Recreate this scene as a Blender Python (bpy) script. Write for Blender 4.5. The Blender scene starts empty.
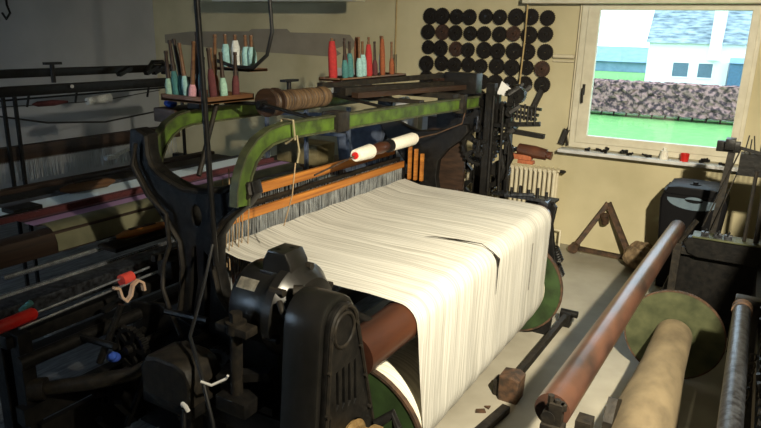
import bpy, bmesh, math, random
from mathutils import Vector as V, Matrix
random.seed(7)
C = bpy.context.scene.collection
PI = math.pi
# ------------------------------------------------------------------ materials
def mat(name, c1, c2=None, rough=.6, metal=0., scale=12., stretch=(1, 1, 1), bump=.15, detail=4, lo=.35, hi=.65, spec=.4, coat=0):
    m = bpy.data.materials.new(name); m.use_nodes = True
    nt = m.node_tree; b = nt.nodes['Principled BSDF']
    b.inputs['Roughness'].default_value = rough; b.inputs['Metallic'].default_value = metal
    b.inputs['Specular IOR Level'].default_value = spec
    if coat: b.inputs['Coat Weight'].default_value = coat; b.inputs['Coat Roughness'].default_value = .2
    c2 = c2 or tuple(x * .7 for x in c1)
    tc = nt.nodes.new('ShaderNodeTexCoord'); mp = nt.nodes.new('ShaderNodeMapping'); mp.inputs['Scale'].default_value = stretch
    n = nt.nodes.new('ShaderNodeTexNoise'); n.inputs['Scale'].default_value = scale; n.inputs['Detail'].default_value = detail
    r = nt.nodes.new('ShaderNodeValToRGB'); r.color_ramp.elements[0].position = lo; r.color_ramp.elements[1].position = hi
    r.color_ramp.elements[0].color = (*c2, 1); r.color_ramp.elements[1].color = (*c1, 1)
    L = nt.links.new
    L(tc.outputs['Object'], mp.inputs[0]); L(mp.outputs[0], n.inputs['Vector']); L(n.outputs[0], r.inputs[0]); L(r.outputs[0], b.inputs['Base Color'])
    if bump:
        bp = nt.nodes.new('ShaderNodeBump'); bp.inputs['Strength'].default_value = bump; bp.inputs['Distance'].default_value = .01
        L(n.outputs[0], bp.inputs['Height']); L(bp.outputs[0], b.inputs['Normal'])
    return m
M = {}
M['wall'] = mat('cream_wall_paint', (.56, .50, .32), (.44, .39, .24), .9, scale=1.8, bump=.12, detail=9, lo=.3, hi=.62)
M['wall_l'] = mat('grey_wall_paint', (.45, .47, .50), (.38, .40, .43), .9, scale=1.5, bump=.05)
M['floor'] = mat('worn_concrete_floor', (.37, .345, .28), (.26, .24, .19), .55, scale=2.5, bump=.1, detail=9)
M['boards'] = mat('grey_wood_boards', (.16, .17, .18), (.06, .065, .07), .5, scale=6, stretch=(8, 1, 1), bump=.3)
M['ceil'] = mat('ceiling_paint', (.55, .52, .46), None, .9)
M['frame'] = mat('cream_window_paint', (.64, .60, .47), (.56, .52, .40), .45, bump=0)
M['iron'] = mat('oily_black_iron', (.011, .010, .009), (.005, .005, .005), .42, 0, scale=25, bump=.25, spec=.22)
M['iron2'] = mat('dusty_dark_iron', (.022, .018, .013), (.009, .008, .007), .55, 0, scale=30, bump=.3, spec=.25)
M['steel'] = mat('worn_blue_steel', (.11, .12, .14), (.035, .035, .04), .35, .8, scale=40, bump=.1)
M['black'] = mat('black_enamel', (.013, .012, .011), (.007, .007, .006), .33, .1, scale=9, bump=.12, spec=.5, coat=.15)
M['green'] = mat('chipped_green_paint', (.085, .150, .020), (.035, .055, .014), .5, .1, scale=14, bump=.3, detail=8)
M['rim'] = mat('green_painted_dusty_edge', (.075, .085, .035), (.035, .038, .022), .5, .2, scale=18, bump=.3)
M['bright'] = mat('bright_polished_steel', (.62, .66, .72), (.35, .38, .42), .25, .8, scale=30, bump=0)
M['fgreen'] = mat('deep_green_disc_paint', (.032, .060, .020), (.018, .030, .012), .45, .1, scale=9, bump=.2, detail=8)
M['dgreen'] = mat('dark_green_flange_paint', (.085, .092, .045), (.038, .045, .022), .45, .2, scale=9, bump=.2, detail=8)
M['orange'] = mat('varnished_orange_wood', (.48, .19, .035), (.26, .09, .02), .4, scale=9, stretch=(1, .15, 6), bump=.1)
M['wood'] = mat('brown_wood', (.17, .085, .035), (.09, .04, .018), .5, scale=9, stretch=(1, .2, 5), bump=.15)
M['dwood'] = mat('dark_stained_wood', (.040, .021, .012), (.020, .011, .007), .55, scale=9, stretch=(1, .2, 5), bump=.15)
M['redwood'] = mat('red_brown_roller', (.085, .030, .015), (.032, .013, .009), .3, .1, scale=7, stretch=(1, .3, 1), bump=.15, detail=8, spec=.6)
M['rust'] = mat('rusty_iron', (.11, .060, .034), (.04, .028, .02), .65, .3, scale=22, bump=.4)
M['tube'] = mat('worn_brown_painted_tube', (.105, .050, .033), (.036, .024, .02), .3, .25, scale=9, stretch=(1, .5, 1), bump=.2, detail=9, lo=.3, hi=.6, spec=.6)
M['leather'] = mat('black_leather', (.03, .026, .022), None, .6)
M['gear'] = mat('black_cast_gear', (.016, .013, .010), (.008, .006, .005), .6, 0, scale=30, bump=.3, spec=.2)
M['gear_r'] = mat('rusty_cast_gear', (.075, .035, .020), (.03, .017, .011), .6, .3, scale=30, bump=.3)
M['rad'] = mat('cream_radiator_enamel', (.66, .60, .44), (.56, .50, .36), .4, bump=0)
M['white'] = mat('white_yarn', (.80, .77, .68), (.66, .62, .52), .9, scale=60, stretch=(1, 6, 1), bump=.3)
M['paper'] = mat('white_paper', (.62, .62, .60), (.5, .5, .5), .8)
M['red'] = mat('red_plastic', (.55, .018, .014), (.45, .014, .010), .35, bump=0)
M['pinkcap'] = mat('red_rubber_ball', (.75, .09, .06), (.6, .06, .05), .4, bump=0)
M['skin'] = mat('beige_leather_strap', (.60, .42, .30), (.5, .34, .24), .6, bump=0)
M['blue'] = mat('blue_rag', (.03, .10, .50), (.02, .05, .3), .8)
M['bluegrey'] = mat('blue_grey_plastic_sheet', (.13, .16, .23), (.08, .10, .15), .5)
M['teal'] = mat('teal_yarn', (.06, .20, .20), None, .85, scale=80)
M['ltteal'] = mat('light_turquoise_yarn', (.30, .52, .52), None, .85, scale=80)
M['mint'] = mat('mint_yarn', (.32, .52, .42), None, .85, scale=80)
M['pink'] = mat('pink_yarn', (.62, .32, .38), None, .85, scale=80)
M['ryarn'] = mat('red_yarn', (.40, .025, .025), None, .85, scale=80)
M['bryarn'] = mat('rust_brown_yarn', (.26, .075, .028), None, .85, scale=80)
M['wyarn'] = mat('pale_yarn', (.60, .62, .60), None, .85, scale=80)
M['maroon'] = mat('maroon_yarn', (.10, .025, .028), None, .85, scale=80)
M['burlap'] = mat('dusty_canvas_wrap', (.20, .155, .09), (.11, .085, .05), .85, scale=8, stretch=(1, .6, 1), bump=.5, detail=9)
M['rag'] = mat('brown_sacking', (.26, .18, .10), (.11, .075, .045), .95, scale=22, bump=.8)
M['plastic'] = mat('black_moulded_plastic', (.004, .004, .005), (.003, .003, .004), .5, bump=0, spec=.12)
M['plastic_l'] = mat('blue_grey_plastic_rim', (.13, .18, .22), (.10, .14, .18), .35, bump=0)
M['rope'] = mat('pale_rope', (.28, .24, .14), None, .9)
M['cord'] = mat('brown_cord', (.40, .28, .16), None, .9)
M['cable'] = mat('black_cable', (.012, .012, .012), None, .5, bump=0)
M['ycord'] = mat('yellowed_wall_cord', (.52, .38, .17), None, .7, bump=0)
M['brass'] = mat('brown_bobbin_drum', (.30, .20, .085), (.16, .10, .04), .5, .3, scale=30)
M['grey_patch'] = mat('grey_wall_patch', (.30, .26, .20), (.25, .22, .17), .9, scale=4, bump=.05)
M['plate'] = mat('worn_nameplate', (.42, .38, .30), (.22, .2, .16), .4, .5, scale=40)
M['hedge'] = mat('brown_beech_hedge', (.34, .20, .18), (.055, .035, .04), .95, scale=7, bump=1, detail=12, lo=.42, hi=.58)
M['grass'] = mat('lawn', (.15, .36, .10), (.11, .28, .08), .95, scale=3)
M['render'] = mat('white_render', (.85, .85, .85), (.8, .8, .8), .9, bump=0)
M['slate'] = mat('slate_shingles', (.36, .43, .46), (.09, .13, .16), .8, scale=1.6, stretch=(1, 1, 5), bump=.3)
M['slate2'] = mat('blue_slate_roof', (.20, .33, .43), (.16, .27, .36), .8, scale=2)
M['pane_dark'] = mat('house_window_pane', (.13, .20, .27), None, .2, bump=0)
M['shed'] = mat('blue_painted_shed', (.08, .17, .28), None, .7)
M['box'] = mat('buff_cardboard', (.30, .25, .13), None, .8)

def stripes(name, ca, cb, axis, scale, alpha_x=None, rough=.85):
    m = mat(name, ca, cb, rough, scale=1, bump=.2, lo=.38, hi=.6, detail=3)
    nt = m.node_tree; s = [1.5, 1.5, 1.5]; s['xyz'.index(axis)] = scale
    nt.nodes['Mapping'].inputs['Scale'].default_value = s
    if alpha_x:
        b = nt.nodes['Principled BSDF']; L = nt.links.new
        tc = nt.nodes['Texture Coordinate']
        mp = nt.nodes.new('ShaderNodeMapping'); mp.inputs['Scale'].default_value = (.6, 170, .6)
        n = nt.nodes.new('ShaderNodeTexNoise'); n.inputs['Scale'].default_value = 1; n.inputs['Detail'].default_value = 2
        L(tc.outputs['Object'], mp.inputs[0]); L(mp.outputs[0], n.inputs['Vector'])
        sx = nt.nodes.new('ShaderNodeSeparateXYZ'); L(tc.outputs['Object'], sx.inputs[0])
        mr = nt.nodes.new('ShaderNodeMapRange'); mr.inputs['From Min'].default_value = alpha_x[0]; mr.inputs['From Max'].default_value = alpha_x[1]
        mr.inputs['To Min'].default_value = .02; mr.inputs['To Max'].default_value = .42
        L(sx.outputs[0], mr.inputs[0])
        ad = nt.nodes.new('ShaderNodeMath'); ad.operation = 'ADD'; L(n.outputs[0], ad.inputs[0]); L(mr.outputs[0], ad.inputs[1])
        r = nt.nodes.new('ShaderNodeMapRange'); r.inputs['From Min'].default_value = .42; r.inputs['From Max'].default_value = .6
        L(ad.outputs[0], r.inputs[0]); L(r.outputs[0], b.inputs['Alpha'])
    return m
M['warp'] = stripes('cream_warp_threads', (.61, .60, .55), (.38, .37, .33), 'y', 150, (-.78, -.25))
M['warp2'] = stripes('wound_cream_warp', (.78, .74, .62), (.56, .52, .42), 'y', 90)
M['drum'] = stripes('wound_brown_wire', (.13, .08, .04), (.035, .022, .014), 'y', 55, rough=.5)

def glassmat():
    m = bpy.data.materials.new('clear_window_glass'); m.use_nodes = True; nt = m.node_tree; nt.nodes.clear()
    o = nt.nodes.new('ShaderNodeOutputMaterial'); t = nt.nodes.new('ShaderNodeBsdfTransparent'); g = nt.nodes.new('ShaderNodeBsdfGlossy')
    g.inputs['Roughness'].default_value = .03; mx = nt.nodes.new('ShaderNodeMixShader'); mx.inputs[0].default_value = .05
    t.inputs[0].default_value = (.96, .98, 1, 1)
    nt.links.new(t.outputs[0], mx.inputs[1]); nt.links.new(g.outputs[0], mx.inputs[2]); nt.links.new(mx.outputs[0], o.inputs[0])
    return m
M['glass'] = glassmat()
def clothmat():
    # pattern woven into the cloth on the further loom: white, mauve, dark and purple bands across X
    m = mat('striped_woven_cloth', (1, 1, 1), rough=.85, scale=60, bump=.1); nt = m.node_tree; L = nt.links.new
    tc = nt.nodes['Texture Coordinate']; sx = nt.nodes.new('ShaderNodeSeparateXYZ'); L(tc.outputs['Object'], sx.inputs[0])
    r = nt.nodes.new('ShaderNodeValToRGB'); r.color_ramp.interpolation = 'CONSTANT'
    mr = nt.nodes.new('ShaderNodeMapRange'); mr.inputs['From Min'].default_value = 0; mr.inputs['From Max'].default_value = .6
    L(sx.outputs[0], mr.inputs[0]); L(mr.outputs[0], r.inputs[0])
    cols = [(0, (.07, .075, .09)), (.13, (.66, .78, .86)), (.45, (.36, .20, .27)), (.63, (.17, .07, .09)), (.74, (.05, .03, .06)), (.78, (.36, .22, .40)), (.93, (.035, .02, .04)), (.98, (.20, .19, .13))]
    e = r.color_ramp.elements
    while len(e) < len(cols): e.new(.5)
    for i, (p, c) in enumerate(cols): e[i].position = p; e[i].color = (*c, 1)
    L(r.outputs[0], nt.nodes['Principled BSDF'].inputs['Base Color'])
    return m
M['cloth'] = clothmat()
M['cover'] = mat('olive_cloth_cover', (.17, .165, .10), (.11, .11, .065), .8, scale=6)

# ------------------------------------------------------------------ mesh builder
class MB:
    def __init__(s): s.bm = bmesh.new()
    def box(s, lo, hi, bev=0):
        lo, hi = V([min(a, b) for a, b in zip(lo, hi)]), V([max(a, b) for a, b in zip(lo, hi)])
        r = bmesh.ops.create_cube(s.bm, size=1)
        for v in r['verts']: v.co = V([(lo[i] + hi[i]) / 2 + v.co[i] * (hi[i] - lo[i]) for i in range(3)])
        if bev:
            ed = list({e for v in r['verts'] for e in v.link_edges})
            bmesh.ops.bevel(s.bm, geom=ed, offset=bev, segments=2, affect='EDGES', profile=.6)
        return s
    def bar(s, a, b, w, h, up=(0, 0, 1), bev=0):
        a, b = V(a), V(b); d = b - a; L = d.length; z = d.normalized(); u = V(up)
        x = u.cross(z)
        if x.length < 1e-4: x = V((1, 0, 0)).cross(z)
        x.normalize(); y = z.cross(x)
        r = bmesh.ops.create_cube(s.bm, size=1)
        for v in r['verts']: c = v.co.copy(); v.co = a + z * ((c.z + .5) * L) + x * (c.x * w) + y * (c.y * h)
        if bev: bmesh.ops.bevel(s.bm, geom=list({e for v in r['verts'] for e in v.link_edges}), offset=bev, segments=1, affect='EDGES')
        return s
    def tube(s, pts, r, n=10, cap=True, closed=False):
        pts = [V(p) for p in pts]; N = len(pts); rr = r if isinstance(r, (list, tuple)) else [r] * N
        rings = []; prev = None
        for i, p in enumerate(pts):
            if closed: t = pts[(i + 1) % N] - pts[i - 1]
            else: t = pts[min(i + 1, N - 1)] - pts[max(i - 1, 0)]
            t.normalize()
            if prev is None: x = t.orthogonal().normalized()
            else:
                x = prev - t * prev.dot(t); x = x.normalized() if x.length > 1e-6 else t.orthogonal().normalized()
            prev = x; y = t.cross(x)
            rings.append([s.bm.verts.new(p + (x * math.cos(2 * PI * k / n) + y * math.sin(2 * PI * k / n)) * rr[i]) for k in range(n)])
        for i in range(N if closed else N - 1):
            A, B = rings[i], rings[(i + 1) % N]
            for k in range(n): s.bm.faces.new((A[k], A[(k + 1) % n], B[(k + 1) % n], B[k]))
        if cap and not closed:
            s.bm.faces.new(rings[0][::-1]); s.bm.faces.new(rings[-1])
        return s
    def cyl(s, a, b, r, r2=None, n=20): return s.lathe(a, b, [(0, r), (1, r if r2 is None else r2)], n)
    def lathe(s, a, b, prof, n=24, cap=True):   # prof: (t along a-b 0..1, radius)
        a, b = V(a), V(b); d = b - a; z = d.normalized(); x = z.orthogonal().normalized(); y = z.cross(x); rings = []
        for t, r in prof:
            c = a + d * t
            rings.append([s.bm.verts.new(c + (x * math.cos(2 * PI * k / n) + y * math.sin(2 * PI * k / n)) * max(r, 1e-4)) for k in range(n)])
        for A, B in zip(rings, rings[1:]):
            for k in range(n): s.bm.faces.new((A[k], A[(k + 1) % n], B[(k + 1) % n], B[k]))
        if cap: s.bm.faces.new(rings[0][::-1]); s.bm.faces.new(rings[-1])
        return s
    def sph(s, c, r, sc=(1, 1, 1), n=14):
        q = bmesh.ops.create_uvsphere(s.bm, u_segments=n, v_segments=n // 2 + 2, radius=r)
        for v in q['verts']: v.co = V(c) + V([v.co[i] * sc[i] for i in range(3)])
        return s
    def prism(s, poly, ax, lo, hi, holes=(), bev=0.):
        # poly: 2D outline in the plane normal to ax ('x': (y,z)  'y': (x,z)  'z': (x,y)); holes allowed
        cu = bpy.data.curves.new('t', 'CURVE'); cu.dimensions = '2D'; cu.fill_mode = 'BOTH'
        for pl in [poly] + list(holes):
            sp = cu.splines.new('POLY'); sp.points.add(len(pl) - 1)
            for p, q in zip(sp.points, pl): p.co = (q[0], q[1], 0, 1)
            sp.use_cyclic_u = True
        cu.extrude = (hi - lo) / 2 - bev; cu.bevel_depth = bev; cu.bevel_resolution = 1
        o = bpy.data.objects.new('t', cu); C.objects.link(o)
        dg = bpy.context.evaluated_depsgraph_get(); me = bpy.data.meshes.new_from_object(o.evaluated_get(dg))
        mid = (lo + hi) / 2
        for v in me.vertices:
            a, b, c = v.co
            v.co = (mid + c, a, b) if ax == 'x' else (a, mid - c, b) if ax == 'y' else (a, b, mid + c)
        s.bm.from_mesh(me); bpy.data.objects.remove(o); bpy.data.curves.remove(cu); bpy.data.meshes.remove(me)
        return s
    def ribbon(s, path, w, ax, lo, hi):   # path in plane, thickness w, extruded along ax
        P = [V(p) for p in path]; A, B = [], []
        for i, p in enumerate(P):
            t = (P[min(i + 1, len(P) - 1)] - P[max(i - 1, 0)]).normalized(); n = V((-t.y, t.x))
            A.append(p + n * w / 2); B.append(p - n * w / 2)
        return s.prism([tuple(q) for q in A + B[::-1]], ax, lo, hi)
    def grid(s, f, nu, nv):
        g = [[s.bm.verts.new(f(i / nu, j / nv)) for j in range(nv + 1)] for i in range(nu + 1)]
        for i in range(nu):
            for j in range(nv): s.bm.faces.new((g[i][j], g[i + 1][j], g[i + 1][j + 1], g[i][j + 1]))
        return s
    def gear(s, c, ax, r, w, teeth=0, hole=.2, spokes=0):
        n = teeth * 4 if teeth else 36; pl = []
        for k in range(n):
            a = 2 * PI * k / n; q = r if (not teeth or k % 4 in (0, 1)) else r * .93
            pl.append((q * math.cos(a), q * math.sin(a)))
        def ring(rr, m=20, off=(0, 0)): return [(off[0] + rr * math.cos(2 * PI * k / m), off[1] + rr * math.sin(2 * PI * k / m)) for k in range(m)]
        holes = [ring(r * hole)] if hole else []
        if spokes:
            for k in range(spokes):
                a0, a1 = 2 * PI * (k + .15) / spokes, 2 * PI * (k + .85) / spokes
                q = [(r * .8 * math.cos(a0 + (a1 - a0) * t / 6), r * .8 * math.sin(a0 + (a1 - a0) * t / 6)) for t in range(7)]
                q += [(r * .38 * math.cos(a1 - (a1 - a0) * t / 4), r * .38 * math.sin(a1 - (a1 - a0) * t / 4)) for t in range(5)]
                holes.append(q)
        i, j = {'x': (1, 2), 'y': (0, 2), 'z': (0, 1)}[ax]; kk = 'xyz'.index(ax)
        sh = lambda L: [(p[0] + c[i], p[1] + c[j]) for p in L]
        return s.prism(sh(pl), ax, c[kk] - w / 2, c[kk] + w / 2, [sh(h) for h in holes])
    def coil(s, a, b, r, turns, wr):
        a, b = V(a), V(b); d = b - a; z = d.normalized(); x = z.orthogonal().normalized(); y = z.cross(x); N = turns * 10
        return s.tube([a + d * (k / N) + (x * math.cos(k * 2 * PI / 10) + y * math.sin(k * 2 * PI / 10)) * r for k in range(N + 1)], wr, 5)
def WL(o):
    p = V((0, 0, 0))
    while o: p += o.location; o = o.parent
    return p
def obj(name, mb, m, parent=None, smooth=40, loc=None):
    bm = mb.bm; bmesh.ops.recalc_face_normals(bm, faces=bm.faces[:])
    if parent is None and loc is None:
        xs = [v.co for v in bm.verts]; loc = V(((min(v.x for v in xs) + max(v.x for v in xs)) / 2, (min(v.y for v in xs) + max(v.y for v in xs)) / 2, min(v.z for v in xs)))
    off = WL(parent) if parent else V(loc)
    bmesh.ops.translate(bm, verts=bm.verts[:], vec=-off)
    me = bpy.data.meshes.new(name); bm.to_mesh(me); bm.free()
    me.materials.append(M[m] if isinstance(m, str) else m)
    if smooth:
        me.shade_smooth(); me.set_sharp_from_angle(angle=math.radians(smooth))
    o = bpy.data.objects.new(name, me); C.objects.link(o)
    if parent: o.parent = parent
    else: o.location = loc
    return o
def tag(o, label, cat, group=None):
    o['label'] = label; o['category'] = cat
    if group: o['group'] = group
    return o
def thing(name, label, cat, loc, group=None):
    o = bpy.data.objects.new(name, None); C.objects.link(o); o.location = loc; o.empty_display_size = .1
    return tag(o, label, cat, group)
def struct(name, mb, m, parent=None):
    o = obj(name, mb, m, parent)
    if not parent: o['kind'] = 'structure'
    return o
def plabel(o, t): o['label'] = t; return o
ORD = ['first', 'second', 'third', 'fourth', 'fifth', 'sixth', 'seventh', 'eighth', 'ninth', 'tenth', 'eleventh', 'twelfth']

# ------------------------------------------------------------------ room
XL, XR, YF, YB, ZC = -7.3, 2.6, -1.6, 6.3, 2.75
WX0, WX1, WZ0, WZ1 = -1.53, -.07, 1.0, 2.33
struct('floor', MB().box((XL, YF, -.1), (XR, YB, 0)), 'floor')
struct('ceiling', MB().box((XL, YF, ZC), (XR, YB, ZC + .1)), 'ceil')
struct('wall_back', MB().prism([(XL, 0), (XR, 0), (XR, ZC), (XL, ZC)], 'y', YB, YB + .22, [[(WX0, WZ0), (WX1, WZ0), (WX1, WZ1), (WX0, WZ1)]]), 'wall')
LW = (-6.4, -4.2, 1.0, 2.3)
struct('wall_left', MB().box((XL - .2, YF, 0), (XL, YB, ZC)), 'wall_l')
struct('wall_right', MB().box((XR, YF, 0), (XR + .2, YB, ZC)), 'wall')
struct('wall_front', MB().prism([(XL, 0), (XR, 0), (XR, ZC), (XL, ZC)], 'y', YF - .2, YF, [[(LW[0], LW[2]), (LW[1], LW[2]), (LW[1], LW[3]), (LW[0], LW[3])]]), 'wall')
fb = MB()
for k in range(11): fb.box((-6.9 + k * .42, -.9, .001), (-6.9 + k * .42 + .412, 5.9, .012))
struct('floor_boards', fb, 'boards').name = 'floor'
# main window
w = MB(); yo0, yo1 = YB - .03, YB + .07
w.prism([(WX0, WZ0), (WX1, WZ0), (WX1, WZ1), (WX0, WZ1)], 'y', yo0, yo1, [[(WX0 + .055, WZ0 + .05), (WX1 - .03, WZ0 + .05), (WX1 - .03, WZ1 - .03), (WX0 + .055, WZ1 - .03)]], .004)
win = struct('window_1', w, 'frame')
s = MB(); gx0, gx1, gz0, gz1 = -1.375, -.155, 1.115, 2.27
s.prism([(WX0 + .06, WZ0 + .053), (WX1 - .033, WZ0 + .053), (WX1 - .033, WZ1 - .033), (WX0 + .06, WZ1 - .033)], 'y', YB - .045, YB + .02, [[(gx0, gz0), (gx1, gz0), (gx1, gz1), (gx0, gz1)]], .005)
sash = obj('sash', s, 'frame', win)
obj('pane', MB().box((gx0 - .01, YB - .012, gz0 - .01), (gx1 + .01, YB - .006, gz1 + .01)), 'glass', win)
h = MB().box((-1.452, YB - .062, 1.5), (-1.428, YB - .045, 1.6), .004).tube([(-1.44, YB - .055, 1.56), (-1.44, YB - .09, 1.56), (-1.44, YB - .095, 1.52), (-1.435, YB - .095, 1.43)], .011)
plabel(obj('window_handle', h, 'iron2', win), 'dark window handle')
struct('trim_1', MB().box((-1.60, YB - .17, .955), (.02, YB - .002, .985), .006), 'paper')
tr = MB().box((-2.06, 6.1, 2.315), (1.2, 6.27, 2.36), .006).box((-2.06, 6.13, 2.36), (1.2, 6.27, 2.5))
struct('trim_2', tr, 'frame')
struct('trim_3', MB().tube([(-1.76, 6.26, 1.845), (-1.56, 6.26, 1.845)], .02).tube([(-1.76, 6.275, 1.80), (-1.56, 6.275, 1.80)], .009), 'rad')
struct('trim_4', MB().tube([(-1.545, 6.27, 2.32), (-1.545, 6.27, 1.05)], .008), 'rad')
# darker grey-brown patch on the back wall
pp = [(-7.1, 1.93), (-6.6, 1.98), (-5.6, 2.0), (-5.55, 2.03), (-5.0, 2.04), (-4.95, 2.0), (-4.35, 2.0), (-4.1, 1.99), (-4.02, 1.9), (-4.08, 1.82), (-4.2, 1.86), (-4.3, 1.83), (-4.22, 1.78), (-4.3, 1.74), (-4.9, 1.75), (-5.8, 1.76), (-6.6, 1.80), (-7.1, 1.82)]
struct('trim_5', MB().prism(pp, 'y', YB - .003, YB), 'grey_patch')
# unseen window added in the front wall to go with the cool fill light
w = MB().prism([(LW[0], LW[2]), (LW[1], LW[2]), (LW[1], LW[3]), (LW[0], LW[3])], 'y', YF - .1, YF, [[(LW[0] + .07, LW[2] + .07), (-5.33, LW[2] + .07), (-5.33, LW[3] - .07), (LW[0] + .07, LW[3] - .07)], [(-5.27, LW[2] + .07), (LW[1] - .07, LW[2] + .07), (LW[1] - .07, LW[3] - .07), (-5.27, LW[3] - .07)]])
w2 = struct('added_window', w, 'frame'); obj('pane', MB().box((LW[0] + .06, YF - .06, LW[2] + .06), (LW[1] - .06, YF - .055, LW[3] - .06)), 'glass', w2)

# ------------------------------------------------------------------ outdoors
GZ = -.6
lawn = obj('lawn', MB().grid(lambda u, v: V((-40 + 60 * u, YB + .25 + 100 * v, GZ)), 4, 4), 'grass'); lawn['kind'] = 'structure'
random.seed(3)
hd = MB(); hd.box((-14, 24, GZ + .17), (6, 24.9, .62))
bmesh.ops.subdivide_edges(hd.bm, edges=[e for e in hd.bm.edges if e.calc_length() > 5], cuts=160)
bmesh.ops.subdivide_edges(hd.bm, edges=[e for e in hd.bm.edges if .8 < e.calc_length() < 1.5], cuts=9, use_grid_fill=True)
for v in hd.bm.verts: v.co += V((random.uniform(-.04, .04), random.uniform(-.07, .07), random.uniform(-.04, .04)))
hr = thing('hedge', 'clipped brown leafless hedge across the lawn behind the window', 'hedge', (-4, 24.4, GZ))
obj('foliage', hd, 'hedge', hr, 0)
st = MB()
for k in range(45): st.tube([(-13.5 + k * .43, 24.3, GZ), (-13.5 + k * .43 + .05, 24.35, GZ + .25)], .035, 6)
obj('trunks', st, 'dwood', hr)
obj('white_edging', MB().box((-14, 25.2, GZ), (6, 25.3, GZ + .34)), 'render', None).name = 'garden_kerb'
tag(bpy.data.objects['garden_kerb'], 'low white kerb at the foot of the hedge', 'kerb')
hs = thing('neighbour_house', 'white rendered house with slate shingle roof beyond the hedge', 'house', (-3, 47, GZ))
obj('wall', MB().box((-6.6, 45, GZ), (1.5, 52, 2.0)), 'render', hs)
obj('roof', MB().prism([(44.7, 1.95), (48.5, 6.2), (52.3, 1.95)], 'x', -6.75, 1.7), 'slate', hs)
for x0, x1 in ((-5.1, -4.05), (-3.65, -2.7)):
    f = obj('house_window', MB().prism([(x0, -.15), (x1, -.15), (x1, .85), (x0, .85)], 'y', 44.95, 45.03, [[(x0 + .08, -.07), (x1 - .08, -.07), (x1 - .08, .77), (x0 + .08, .77)]]), 'render', hs)
    obj('pane', MB().box((x0 + .08, 44.99, -.07), (x1 - .08, 45.01, .77)), 'pane_dark', f)
obj('chimney', MB().box((-3.1, 44.6, 1.0), (-2.45, 45.6, 4.3)).box((-3.15, 44.55, 4.3), (-2.4, 45.65, 4.4)), 'render', hs)
obj('gable_wall', MB().box((-2.2, 44.2, GZ), (-1.9, 45.2, .9)), 'render', hs)
sh = thing('garden_shed', 'small blue shed at the right end of the white house', 'shed', (-1.2, 44, GZ))
obj('wall', MB().box((-1.8, 43.2, GZ), (-.2, 44.6, .9)), 'shed', sh)
obj('roof', MB().prism([(43.1, .9), (43.9, 1.2), (44.7, .9)], 'x', -1.85, -.15), 'slate2', sh)
bn = thing('barn', 'long low barn with blue slate roof left of the white house', 'barn', (-16, 62, GZ))
obj('wall', MB().box((-24, 60, GZ), (-8.5, 66, .3)), 'slate2', bn)
obj('roof', MB().prism([(59.7, .25), (63, 1.5), (66.3, .25)], 'x', -24.2, -8.3), 'slate2', bn)

# ------------------------------------------------------------------ radiator
rd = thing('radiator', 'cream cast-iron column radiator under the back wall beside the window', 'radiator', (-2.2, 6.17, 0))
for k in range(21):
    x = -1.60 - k * .047
    m_ = MB()
    for yy in (6.12, 6.22): m_.tube([(x, yy, .14), (x, yy, .17), (x, yy, .74), (x, yy, .775)], [.012, .0175, .0175, .01], 8)
    m_.tube([(x, 6.10, .76), (x, 6.24, .76)], .02, 8); m_.tube([(x, 6.10, .17), (x, 6.24, .17)], .02, 8)
    obj('section', m_, 'rad', rd)
obj('pipe', MB().tube([(-1.53, 6.17, .76), (-2.7, 6.17, .76)], .012).tube([(-1.6, 6.17, .17), (-1.50, 6.17, .17), (-1.50, 6.17, 0)], .012).tube([(-2.6, 6.17, .17), (-2.7, 6.17, .17), (-2.7, 6.17, 0)], .012), 'rad', rd)
obj('valve', MB().cyl((-1.56, 6.17, .76), (-1.52, 6.17, .76), .018).cyl((-1.52, 6.15, .76), (-1.52, 6.19, .76), .012), 'iron2', rd)

# ------------------------------------------------------------------ gear discs on the wall
random.seed(11)
ROW = ['top row', 'second row from the top', 'third row from the top', 'fourth row from the top', 'fifth row from the top', 'lowest row']
bases = {}
for r in range(6):
    for c in range(9):
        if r == 5 and c not in (4, 5): continue
        rad = random.choice([.074, .078, .081, .084]); rusty = (r, c) in ((3, 8), (1, 6), (2, 2), (1, 1), (4, 1))
        key = (rad, rusty)
        if key not in bases:
            g = MB(); teeth = {.074: 22, .078: 24, .081: 26, .084: 28}[rad]
            g.gear((0, 0, 0), 'y', rad, .018, teeth, .16); g.gear((0, -.008, 0), 'y', rad * .42, .02, 0, .3)
            g.gear((0, -.006, 0), 'y', rad * .86, .012, 0, .86)
            me = obj('x', g, 'gear_r' if rusty else 'gear', None, 40, (0, 0, 0)); bases[key] = me.data; bpy.data.objects.remove(me)
        lab = f"{'rust brown' if rusty else 'black'} toothed gear disc, {ROW[r]}, {ORD[c]} from the left" if r < 5 else f"black toothed gear disc hanging below the grid, {'left' if c == 4 else 'right'} of the two"
        x = -3.10 + c * .1555 + random.uniform(-.010, .010); z = 2.195 - r * .158 + random.uniform(-.006, .006)
        if c == 8: x += .01
        t = thing('gear_disc', lab, 'gear', (x, YB - .02 - (.026 if (c + r) % 2 else 0), z), 'gear discs hung on the back wall')
        o = bpy.data.objects.new('disc', bases[key]); C.objects.link(o); o.parent = t
        pg = MB().cyl((x, YB, z + .004), (x, YB - .05, z + .006), .006 + (.003 if r == 0 else 0), n=8)
        obj('peg', pg, 'steel' if (r, c) in ((0, 3), (0, 4), (0, 7), (1, 8), (0, 5)) else 'iron', t)
sp = MB().bar((-1.84, YB - .03, 1.53), (-1.93, YB - .03, 1.30), .05, .03, (0, 1, 0), .008).cyl((-1.83, YB - .03, 1.55), (-1.83, YB, 1.55), .012).cyl((-1.94, YB - .03, 1.29), (-1.96, YB - .03, 1.22), .018)
tag(obj('leather_strap', sp, 'leather'), 'black leather picker strap hung slanting below the right end of the gears', 'strap')
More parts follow.
